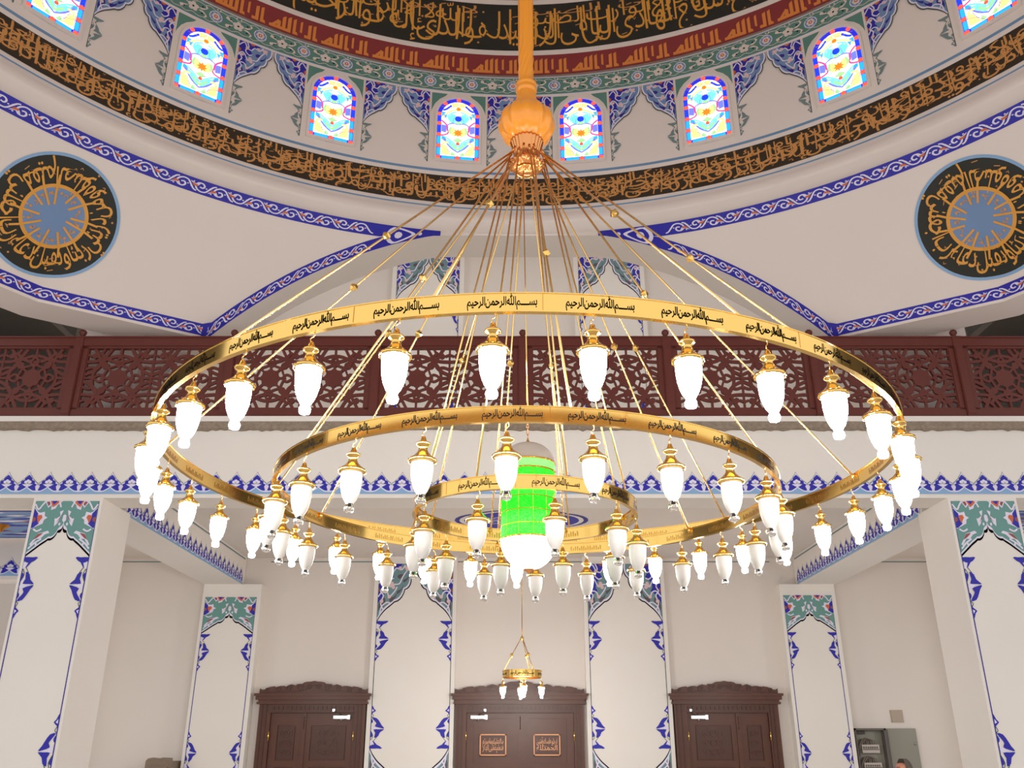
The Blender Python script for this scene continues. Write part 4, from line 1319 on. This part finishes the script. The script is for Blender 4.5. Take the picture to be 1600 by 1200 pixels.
# lamp prototypes
b = MB()
KZ = 1.12
cap = [(0.0015, -0.026), (0.006, -0.028), (0.0095, -0.038), (0.0125, -0.043), (0.021, -0.0455), (0.0235, -0.049), (0.021, -0.053), (0.0145, -0.057), (0.0135, -0.064), (0.017, -0.073), (0.028, -0.084), (0.0385, -0.091)]
b.lathe([(r, z * KZ) for r, z in cap], (0, 0, 0), 'brass', 24)
b.lathe([(r, z * KZ) for r, z in ((0.0385, -0.091), (0.0435, -0.094), (0.0445, -0.098), (0.043, -0.1025), (0.036, -0.104), (0.034, -0.100))], (0, 0, 0), 'brass', 60, True, None, 0.022, 15)
b.tube(smooth([(0, 0, 0.0), (0.006, 0, -0.006)], 1) and [(0, 0, 0.004), (0.0065, 0, -0.002), (0.0065, 0, -0.011), (0, 0, -0.016), (-0.005, 0, -0.021), (-0.003, 0, -0.028), (0.003, 0, -0.031)], 0.0018, 'brass', 6)
lamp_mb = b
glass = [(0.0335, -0.099), (0.035, -0.112), (0.0345, -0.13), (0.0325, -0.148), (0.028, -0.166), (0.021, -0.182), (0.015, -0.190), (0.0125, -0.194)]
knob = [(0.0125, -0.193), (0.0125, -0.198), (0.0155, -0.203), (0.0162, -0.209), (0.0135, -0.216), (0.006, -0.2185), (0.0005, -0.219)]
def glass_mb(m, prof):
    g = MB(); g.lathe([(r, z * KZ) for r, z in prof], (0, 0, 0), m, 24); return g
PROTO = {}
def add_lamp(parent, loc, rz, lit, scale=1.0):
    key = lit
    if key not in PROTO:
        a = lamp_mb.build('lamp', parent)
        g = glass_mb('glow' if lit else 'frosted', glass).build('glass_shade', a, label='glowing white glass shade' if lit else 'unlit frosted white glass shade')
        k = glass_mb('glow' if lit else 'clear_glass', knob).build('glass_knob', a, label=None if lit else 'clear glass knob')
        PROTO[key] = (a, g, k)
    else:
        a0, g0, k0 = PROTO[key]
        a = a0.copy(); COL.objects.link(a); a.parent = parent
        for q in (g0, k0):
            d = q.copy(); COL.objects.link(d); d.parent = a
    a.location = loc
    a.rotation_euler = (0, 0, rz)
    a.scale = (scale,) * 3
    return a
HUBR, HUBZ = 0.092, 2.63
for ri, (r, zt, zb, nl, l0, nr, r0, tw) in enumerate(RINGS):
    b = MB()
    n = 144
    th = 0.010
    rim = 0.0035
    prof = [(r - th, zb), (r - th - rim, zb), (r - th - rim, zb + 0.004), (r - th, zb + 0.005), (r - th, zt - 0.004), (r - th - rim, zt - 0.003), (r - th - rim, zt), (r + rim * 0.6, zt), (r + rim * 0.6, zt - 0.003), (r, zt - 0.004), (r, zb + 0.005), (r + rim, zb + 0.004), (r + rim, zb), (r - th, zb)]
    b.lathe_hard(list(reversed(prof)), (0, 0, 0), 'brass', n)
    rm = lambda x, y, d=0, r=r: Vector(((r + d) * math.sin(x / r), -(r + d) * math.cos(x / r), y))
    rin = lambda x, y, d=0, r=r - th: Vector(((r - d) * math.sin(x / r), -(r - d) * math.cos(x / r), y))
    hb_ = zt - zb
    for i in range(nl):
        u = R(l0 + 0.9 + 360 / nl * i) * r
        S = fit_line(BISM, u - tw, u + tw, zb + hb_ * 0.36, hb_ * 0.60, 'ink', 1, 0.04)
        paint(b, S, rm, 0.0008)
        u = R(l0 + 360 / nl * i) * (r - th)
        S = [poly([(u + k * 0.011 - 0.003, zb + hb_ * 0.25), (u + k * 0.011 + 0.003, zb + hb_ * 0.25), (u + k * 0.011 + 0.004, zb + hb_ * (0.5 + 0.2 * ((k * 7) % 3) / 2)), (u + k * 0.011 - 0.003, zb + hb_ * (0.5 + 0.2 * ((k * 5) % 3) / 2))], 'brass_worn', 1) for k in range(-7, 8)]
        paint(b, S, rin, 0.0008)
        s_ = R(l0 + 360 / nl * (i + 0.5)) * r             # seams and bolts between lettered plates
        if i % 3 == 0:
            paint(b, [poly([(s_ - 0.0008, zb), (s_ + 0.0008, zb), (s_ + 0.0008, zt), (s_ - 0.0008, zt)], 'brass_deep', 1)], rm, 0.0008)
    b.build('ring', ch, label=('large outer', 'middle', 'small inner')[ri] + ' brass ring with black lettering')
    for i in range(nl):
        a = R(l0 + 360 / nl * i)
        add_lamp(ch, ((r - 0.004) * math.sin(a), -(r - 0.004) * math.cos(a), zb), a + 0.4, ri == 0)
    for i in range(nr):
        a = R(r0 + 360 / nr * i)
        b = MB()
        p0 = Vector((HUBR * math.sin(a), -HUBR * math.cos(a), HUBZ + (0.012, 0.0, -0.015)[ri]))
        p1 = Vector(((r - th - 0.006) * math.sin(a), -(r - th - 0.006) * math.cos(a), zt - 0.012))
        b.tube([p0, p1], 0.0046 if ri < 2 else 0.004, 'brass_rod', 8)
        b.ball(p1, 0.009, 'brass', 8, 6)
        b.tube([p0 + Vector((0, 0, 0.02)) - (p1 - p0) * 0.01, p0], 0.006, 'copper_gold', 8)
        rod = b.build('rod', ch)
        if ri < 2:
            b = MB()
            c = p0.lerp(p1, 0.5)
            k = MB()
            k.lathe([(0.003, -0.02), (0.009, -0.014), (0.0155, -0.004), (0.0165, 0.004), (0.011, 0.013), (0.004, 0.02)], (0, 0, 0), 'brass', 10, False, None, 0.10, 5)
            q = Vector((0, 0, 1)).rotation_difference(p0 - p1).to_matrix()
            k.v = [tuple(q @ Vector(x) + c) for x in k.v]
            k.build('knot', rod)
# hub, bulb and pole
b = MB()
b.lathe([(0.0005, 2.565), (0.03, 2.567), (0.05, 2.574), (0.054, 2.580), (0.060, 2.578), (0.083, 2.600), (0.088, 2.606), (0.084, 2.612), (0.066, 2.622), (0.060, 2.640), (0.062, 2.67), (0.068, 2.70), (0.078, 2.735), (0.080, 2.745), (0.05, 2.75)], (0, 0, 0), 'copper_gold', 120, True, None, 0.04, 24)
b.lathe([(0.05, 2.572), (0.053, 2.568), (0.056, 2.573)], (0, 0, 0), 'brass', 40)
b.build('hub', ch, label='fluted copper coloured hub gathering the rods')
b = MB()
prof = [(0.06, 2.735)] + [(0.136 * math.sin(a) ** 0.9, 2.845 - 0.118 * math.cos(a)) for a in [R(x) for x in range(30, 145, 8)]] + [(0.084, 2.935), (0.068, 2.958), (0.056, 2.985), (0.049, 3.015), (0.046, 3.045)]
b.lathe(prof, (0, 0, 0), 'gilt_orange', 96, True, None, 0.042, 12)
b.lathe([(0.046, 3.04), (0.053, 3.052), (0.054, 3.064), (0.047, 3.07), (0.052, 3.085), (0.054, 3.098), (0.046, 3.105)], (0, 0, 0), 'gilt_orange', 40)
b.build('bulb', ch, label='orange gold fluted onion shaped bulb')
b = MB()
nseg, n = 150, 40
prof = []
verts, faces = [], []
z0, z1 = 3.10, 15.3
for i in range(nseg + 1):
    z = z0 + (z1 - z0) * (i / nseg)
    d = z - z0
    tw = 22 * d if d < 0.25 else 22 * 0.25
    am = 0.07
    if 1.0 < d < 1.45: tw += 22 * (d - 1.0)
    for k in range(n):
        a = 2 * PI * k / n
        rr = 0.038 * (1 + am * math.cos(10 * a))
        verts.append((rr * math.cos(a + tw * 0.35), rr * math.sin(a + tw * 0.35), z))
for i in range(nseg):
    for k in range(n):
        k2 = (k + 1) % n
        faces.append((i * n + k, i * n + k2, (i + 1) * n + k2, (i + 1) * n + k))
b.add(verts, faces, 'gilt_orange', True)
b.build('pole', ch, label='orange gold fluted pole rising to the dome')

ch.rotation_euler = (0, R(0.6), 0)
ch.location.x = 0.044
for nm in ('bulb', 'pole'):
    o = bpy.data.objects[nm]
    o.rotation_euler = (0, R(-0.6), 0)
    o.location = (0.028, 0, 0)
# --- green lantern hanging in the middle
ln = empty('lantern', (0.066, 3.50, 1.65), 'green glowing dome-topped lantern with white bowl hanging inside the smallest ring', 'lantern')
LR = 0.110
b = MB()
b.lathe([(LR * math.cos(a) ** 0.9, 1.072 + 0.092 * math.sin(a)) for a in [R(x) for x in range(0, 88, 7)]] + [(0.001, 1.166)], (0, 0, 0), 'lead_dome', 40)
b.build('dome_cap', ln, label='plain grey dome cap')
b = MB()
b.lathe([(LR, 1.034), (LR, 1.072)], (0, 0, 0), 'green_glow_pale', 40, True)
b.lathe([(LR, 0.757), (LR, 1.034)], (0, 0, 0), 'green_glow', 40, True)
b.build('glowing_drum', ln, label='bright green lit drum')
b = MB()
for z in (0.757, 0.807, 0.862, 0.917, 0.972, 1.034, 1.072):
    k = 0.004 if z in (0.757, 1.034, 1.072) else 0.0022
    b.tube([((LR + 0.001) * math.cos(2 * PI * i / 40), (LR + 0.001) * math.sin(2 * PI * i / 40), z) for i in range(40)], k, 'brass_deep', 6, True, True)
for i in range(12):
    a = 2 * PI * (i + 0.3) / 12
    b.tube([((LR + 0.001) * math.cos(a), (LR + 0.001) * math.sin(a), 0.757), ((LR + 0.001) * math.cos(a), (LR + 0.001) * math.sin(a), 1.034)], 0.0016, 'brass', 5)
b.build('gold_grid', ln)
b = MB()
b.lathe([(0.012, 0.640)] + [(LR * 1.01 * math.sin(a), 0.755 - 0.116 * math.cos(a)) for a in [R(x) for x in range(8, 94, 6)]], (0, 0, 0), 'glow_bowl', 40)
b.build('bowl', ln, label='white glowing glass bowl')
b = MB()
b.lathe([(0.0005, 0.624), (0.006, 0.628), (0.012, 0.634), (0.024, 0.640), (0.018, 0.645)], (0, 0, 0), 'copper_gold', 20)
b.build('finial', ln)
b = MB()
b.lathe([(0.012, 1.163), (0.006, 1.176), (0.001, 1.19)], (0, 0, 0), 'brass', 12)
for i in range(4):
    c = Vector((0, 0, 1.195 + 0.016 * i))
    b.tube([c + Vector(((0.005 * math.cos(t) if i % 2 else 0), (0 if i % 2 else 0.005 * math.cos(t)), 0.010 * math.sin(t))) for t in [2 * PI * j / 10 for j in range(10)]], 0.0016, 'copper_gold', 5, True, True)
b.tube([(0, 0, 1.25), (-0.0115, 0.061, 2.57)], 0.0028, 'brass', 6)
b.build('chain', ln)

# ================================================================== SMALL CHANDELIER BEHIND
sm = empty('chandelier', (0.145, 13.2, 2.53), 'small brass ring chandelier with four lit lamps hanging before the middle door', 'chandelier')
b = MB()
b.lathe_hard([(0.262, 0.0), (0.284, 0.0), (0.284, 0.012), (0.278, 0.014), (0.278, 0.088), (0.284, 0.09), (0.284, 0.1), (0.262, 0.1), (0.262, 0.0)], (0, 0, 0), 'brass', 60)
rm = lambda x, y, d=0: Vector(((0.278 + d) * math.sin(x / 0.278), -(0.278 + d) * math.cos(x / 0.278), y))
for k in range(4):
    paint(b, fit_line(BISM, 0.4365 * k + 0.02 - 0.2, 0.4365 * k + 0.38 - 0.2, 0.038, 0.062, 'ink', 1, 0.04), rm, 0.001)
b.build('ring', sm)
for k in range(3):
    a = R(35 + 120 * k)
    b = MB()
    p0 = Vector((0.02 * math.sin(a), -0.02 * math.cos(a), 0.535)); p1 = Vector((0.27 * math.sin(a), -0.27 * math.cos(a), 0.095))
    b.tube([p0, p1], 0.006, 'brass_worn', 6)
    rod = b.build('rod', sm)
    b = MB(); b.ball(p0.lerp(p1, 0.52), 0.024, 'brass', 10, 8, 1.3); b.build('knot', rod)
b = MB()
b.ball((0, 0, 0.545), 0.028, 'brass', 12, 8)
b.tube([(0, 0, 0.55), (0, 0, 2.26)], 0.006, 'brass_worn', 6)
b.lathe([(0.001, 2.22), (0.03, 2.225), (0.06, 2.255), (0.07, 2.278)], (0, 0, 0), 'brass', 20)
b.build('suspension', sm)
for k in range(4):
    a = R(4 + 90 * k)
    add_lamp(sm, (0.275 * math.sin(a), -0.275 * math.cos(a), 0.0), a, True, 1.12)

# --- canopy and wire of another fitting in the left bay
t = empty('pendant_wire', (-7.94, 13.5, 4.81), 'gold ceiling canopy with a thin hanging wire in the bay left of the front pillar', 'pendant')
b = MB(); b.lathe([(0.001, -0.12), (0.03, -0.11), (0.05, -0.07), (0.12, -0.02), (0.13, 0.0)], (0, 0, 0), 'brass_deep', 24); b.build('canopy', t)
b = MB(); b.tube([(0, 0, -0.11), (0, 0, -2.6)], 0.007, 'wood_pale', 6); b.build('wire', t)

# ================================================================== ELECTRICAL CABINET, PLATE, WOODEN CABINET
t = empty('electrical_cabinet', (5.78, 16.115, 0.5), 'open grey electrical cabinet with cables beside the right corner column', 'cabinet')
b = MB()
X0, X1, Z1, D = 0.0, 0.52, 1.405, 0.16
b.box(X0, X1, -0.012, 0.0, 0, Z1, 'grey_metal')
b.box(X0, X0 + 0.02, -D, 0, 0, Z1, 'grey_metal_dark')
b.box(X1 - 0.03, X1, -D, 0, 0, Z1, 'grey_metal_dark')
b.box(X0, X1, -D, 0, Z1 - 0.03, Z1, 'grey_metal_dark')
b.box(X0, X1, -D, 0, 0, 0.02, 'grey_metal_dark')
b.box(X0 + 0.05, X0 + 0.2, -0.06, -0.012, Z1 - 0.09, Z1 - 0.04, 'cable_dark')
b.build('housing', t)
for k, z in enumerate((1.02, 0.74, 0.46)):
    b = MB()
    b.box(0.11, 0.40, -0.09, -0.012, z, z + 0.13, 'breaker')
    b.box(0.12, 0.39, -0.10, -0.09, z + 0.05, z + 0.06, 'cable_dark')
    for i in range(7):
        b.box(0.13 + 0.037 * i, 0.145 + 0.037 * i, -0.105, -0.09, z + 0.07, z + 0.1, 'grey_metal_dark')
    b.build('breaker_row', t)
    for i in range(6):
        b = MB()
        x = 0.15 + 0.035 * i
        b.tube(smooth([(0.07, 0), (0.08, 1), (0.15, 2), (0.2, 3)], 2) and [(0.06, -0.05, z - 0.06), (0.06 + 0.006 * i, -0.07, z + 0.1), (0.1 + 0.02 * i, -0.085, z + 0.2 + 0.008 * i), (x, -0.08, z + 0.19), (x + 0.01, -0.06, z + 0.12)], 0.008, ('cable_dark', 'grey_metal_dark', 'wood_pale')[i % 3], 6)
        b.build('cable', t)
b = MB()
b.box(0.525, 0.575, -0.10, -0.02, 0, Z1 - 0.02, 'grey_metal_dark')
b.box(0.56, 1.075, -0.045, -0.025, 0, Z1, 'grey_metal')
dr = b.build('door', t)
b = MB(); b.lathe([(0.001, -0.03), (0.018, -0.026), (0.022, 0.0)], (0, 0, 0), 'steel', 12)
b.v = [(x + 1.035, -0.045 + z, y + 1.16) for x, y, z in b.v]
b.build('latch', dr)
b = MB(); b.box(6.485, 6.69, 16.10, 16.121, 2.0, 2.2, 'plate')
b.box(6.495, 6.68, 16.096, 16.10, 2.01, 2.19, 'plate')
b.build('cover_plate', label='square beige blank cover plate on the wall above the electrical cabinet', category='wall plate')
t = empty('wooden_cabinet', (-5.74, 15.85, FLOOR), 'low weathered wooden cabinet standing beside the left corner column', 'cabinet')
b = MB()
mp = plane_map((0, -0.22, 0), (1, 0, 0), (0, 0, 1))
o = [(-0.23, 0), (0.2, 0), (0.2, 1.55), (0.05, 1.555), (0.0, 1.545), (-0.12, 1.555), (-0.2, 1.54), (-0.23, 1.50)]
b.prism(o, 0.02, 'wood_pale', mp)
b.box(-0.23, 0.2, -0.22, 0.22, 0, 1.5, 'wood_pale')
b.build('body', t)
b = MB(); b.box(-0.17, 0.14, -0.265, -0.24, 0.1, 1.42, 'wood_pale'); dd = b.build('door', t)
b = MB(); b.ball((0.1, -0.28, 0.9), 0.018, 'wood_dark', 10, 6); b.build('knob', dd)

# ================================================================== PERSON
def skin_body(name, nodes, edges, material, parent=None, sub=2):
    """nodes: name -> (x, y, z, rx, ry); first node is the root"""
    keys = list(nodes)
    me = bpy.data.meshes.new(name)
    me.from_pydata([nodes[k][:3] for k in keys], [(keys.index(a), keys.index(c)) for a, c in edges], [])
    me.materials.append(MATS[material])
    o = bpy.data.objects.new(name, me)
    COL.objects.link(o)
    o.modifiers.new('skin', 'SKIN').use_smooth_shade = True
    for i, k in enumerate(keys):
        sv = me.skin_vertices[0].data[i]
        sv.radius = nodes[k][3:5]
        sv.use_root = i == 0
    s_ = o.modifiers.new('sub', 'SUBSURF'); s_.levels = sub; s_.render_levels = sub
    dg = bpy.context.evaluated_depsgraph_get()
    m2 = bpy.data.meshes.new_from_object(o.evaluated_get(dg))
    o.modifiers.clear()
    o.data = m2
    for p in m2.polygons: p.use_smooth = True
    if parent: o.parent = parent
    return o
def person(loc, face, label):
    # facing +x before turning; height 1.61
    nd = {'pelvis': (0, 0, 0.85, .085, .11), 'waist': (0, 0, 1.0, .08, .105), 'chest': (0.01, 0, 1.18, .085, .12), 'collar': (0, 0, 1.295, .05, .07), 'neck': (0.005, 0, 1.37, .05, .05),
          'skull0': (0.02, 0, 1.425, .062, .058), 'skull1': (0.015, 0, 1.49, .082, .07), 'skull2': (0.005, 0, 1.55, .078, .066)}
    ed = [('pelvis', 'waist'), ('waist', 'chest'), ('chest', 'collar'), ('collar', 'neck'), ('neck', 'skull0'), ('skull0', 'skull1'), ('skull1', 'skull2')]
    for s, q in ((1, 'l'), (-1, 'r')):
        nd.update({q + 'sh': (0, s * .18, 1.29, .05, .05), q + 'el': (-.01, s * .235, 1.02, .04, .04), q + 'wr': (.03, s * .25, .80, .027, .03), q + 'pa': (.045, s * .25, .735, .014, .036),
                   q + 'hp': (0, s * .08, .80, .07, .07), q + 'kn': (.01, s * .10, .45, .055, .055), q + 'an': (-.01, s * .10, .085, .04, .04), q + 'he': (-.04, s * .10, .03, .035, .035), q + 'to': (.15, s * .115, .02, .025, .04)})
        ed += [('collar', q + 'sh'), (q + 'sh', q + 'el'), (q + 'el', q + 'wr'), (q + 'wr', q + 'pa'), ('pelvis', q + 'hp'), (q + 'hp', q + 'kn'), (q + 'kn', q + 'an'), (q + 'an', q + 'he'), (q + 'an', q + 'to')]
        for i, ln_ in enumerate((.068, .078, .072, .058)):
            x = .072 - i * .018
            nd[q + 'f%d' % i] = (x, s * .25, .70, .0085, .0085)
            nd[q + 'g%d' % i] = (x + .004, s * .246, .70 - ln_ * .55, .008, .008)
            nd[q + 'h%d' % i] = (x + .006, s * .236, .70 - ln_, .0065, .0065)
            ed += [(q + 'pa', q + 'f%d' % i), (q + 'f%d' % i, q + 'g%d' % i), (q + 'g%d' % i, q + 'h%d' % i)]
        nd[q + 't0'] = (.085, s * .243, .745, .011, .011); nd[q + 't1'] = (.10, s * .236, .705, .0085, .0085)
        ed += [(q + 'wr', q + 't0'), (q + 't0', q + 't1')]
    body = skin_body('person', nd, ed, 'skin')
    body.location = loc
    body.rotation_euler = (0, 0, face)
    tag(body, label, 'person')
    sh = {'a': (0, 0, .66, .13, .17), 'b': (0, 0, .76, .128, .165), 'c': (0, 0, 1.0, .108, .14), 'd': (.01, 0, 1.16, .118, .165), 'd2': (0, 0, 1.27, .095, .10), 'e': (0, 0, 1.325, .07, .075), 'f': (0.003, 0, 1.355, .058, .058)}
    se = [('a', 'b'), ('b', 'c'), ('c', 'd'), ('d', 'd2'), ('d2', 'e'), ('e', 'f')]
    for s, q in ((1, 'l'), (-1, 'r')):
        sh.update({q + 'm': (0, s * .12, 1.30, .07, .07), q + 's': (0, s * .185, 1.29, .062, .062), q + 'e': (-.01, s * .237, 1.02, .052, .052), q + 'w': (.025, s * .25, .83, .042, .042)})
        se += [('d2', q + 'm'), (q + 'm', q + 's'), (q + 's', q + 'e'), (q + 'e', q + 'w')]
    skin_body('shirt', sh, se, 'shirt', body)
    tr = {'a': (0, 0, .92, .095, .12), 'a2': (0, 0, .82, .10, .13)}
    te = [('a', 'a2')]
    for s, q in ((1, 'l'), (-1, 'r')):
        tr.update({q + 'h': (0, s * .09, .76, .095, .092), q + 'k': (.01, s * .10, .45, .072, .072), q + 'a': (-.01, s * .10, .07, .065, .06)})
        te += [('a2', q + 'h'), (q + 'h', q + 'k'), (q + 'k', q + 'a')]
    skin_body('trousers', tr, te, 'trousers', body)
    b = MB()      # face
    for s in (1, -1):
        b.ball((.079, s * .028, 1.487), .0105, 'eye', 10, 6); b.ball((.0868, s * .028, 1.487), .0042, 'ink', 8, 5)
        b.tube([(.089, s * .014, 1.505), (.085, s * .028, 1.509), (.074, s * .045, 1.503)], .003, 'hair', 5)
    b.build('eyes', body)
    b = MB()
    b.tube([(.084, 0, 1.492), (.092, 0, 1.472), (.100, 0, 1.455), (.086, 0, 1.446)], [.007, .009, .012, .007], 'skin', 10)
    for s in (1, -1):
        b.lathe([(.001, -.006), (.016, -.005), (.02, 0), (.014, .005), (.001, .004)], (0, 0, 0), 'skin', 14)
        k = len(b.v) - 70
        b.v[k:] = [(x * .8 - .002, s * (.079 + z * .8), 1.475 + y * 1.5) for x, y, z in b.v[k:]]
    b.build('nose_and_ears', body)
    b = MB(); b.tube([(.074, .022, 1.424), (.081, .01, 1.426), (.083, 0, 1.424), (.081, -.01, 1.426), (.074, -.022, 1.424)], [.003, .005, .0055, .005, .003], 'lips', 8); b.build('mouth', body)
    # short hair around the back and sides, bare crown
    b = MB()
    us = [R(78 + 204 * i / 24) for i in range(25)]
    vs = [i / 8 for i in range(9)]
    def lock(a, t):
        p = R(112 - 84 * t)
        return Vector((.010 + .093 * math.sin(p) * math.cos(a), .0765 * math.sin(p) * math.sin(a), 1.498 + .098 * math.cos(p)))
    b.grid(lock, us, vs, 'hair')
    b.build('hair', body)
    for s in (1, -1):
        b = MB(); b.lathe([(.001, .0), (.05, .002), (.052, .03), (.045, .06), (.03, .075), (.001, .08)], (0, 0, 0), 'ink', 16)
        b.v = [(x * 2.3 + .05, y * .95 + s * .108, z) for x, y, z in b.v]
        b.build('shoe', body)
    return body
PERS = person((4.0, 9.8, FLOOR), R(190), 'balding person in a grey shirt standing before the open electrical cabinet')
PERS.scale = (1.02, 1.02, 1.02)
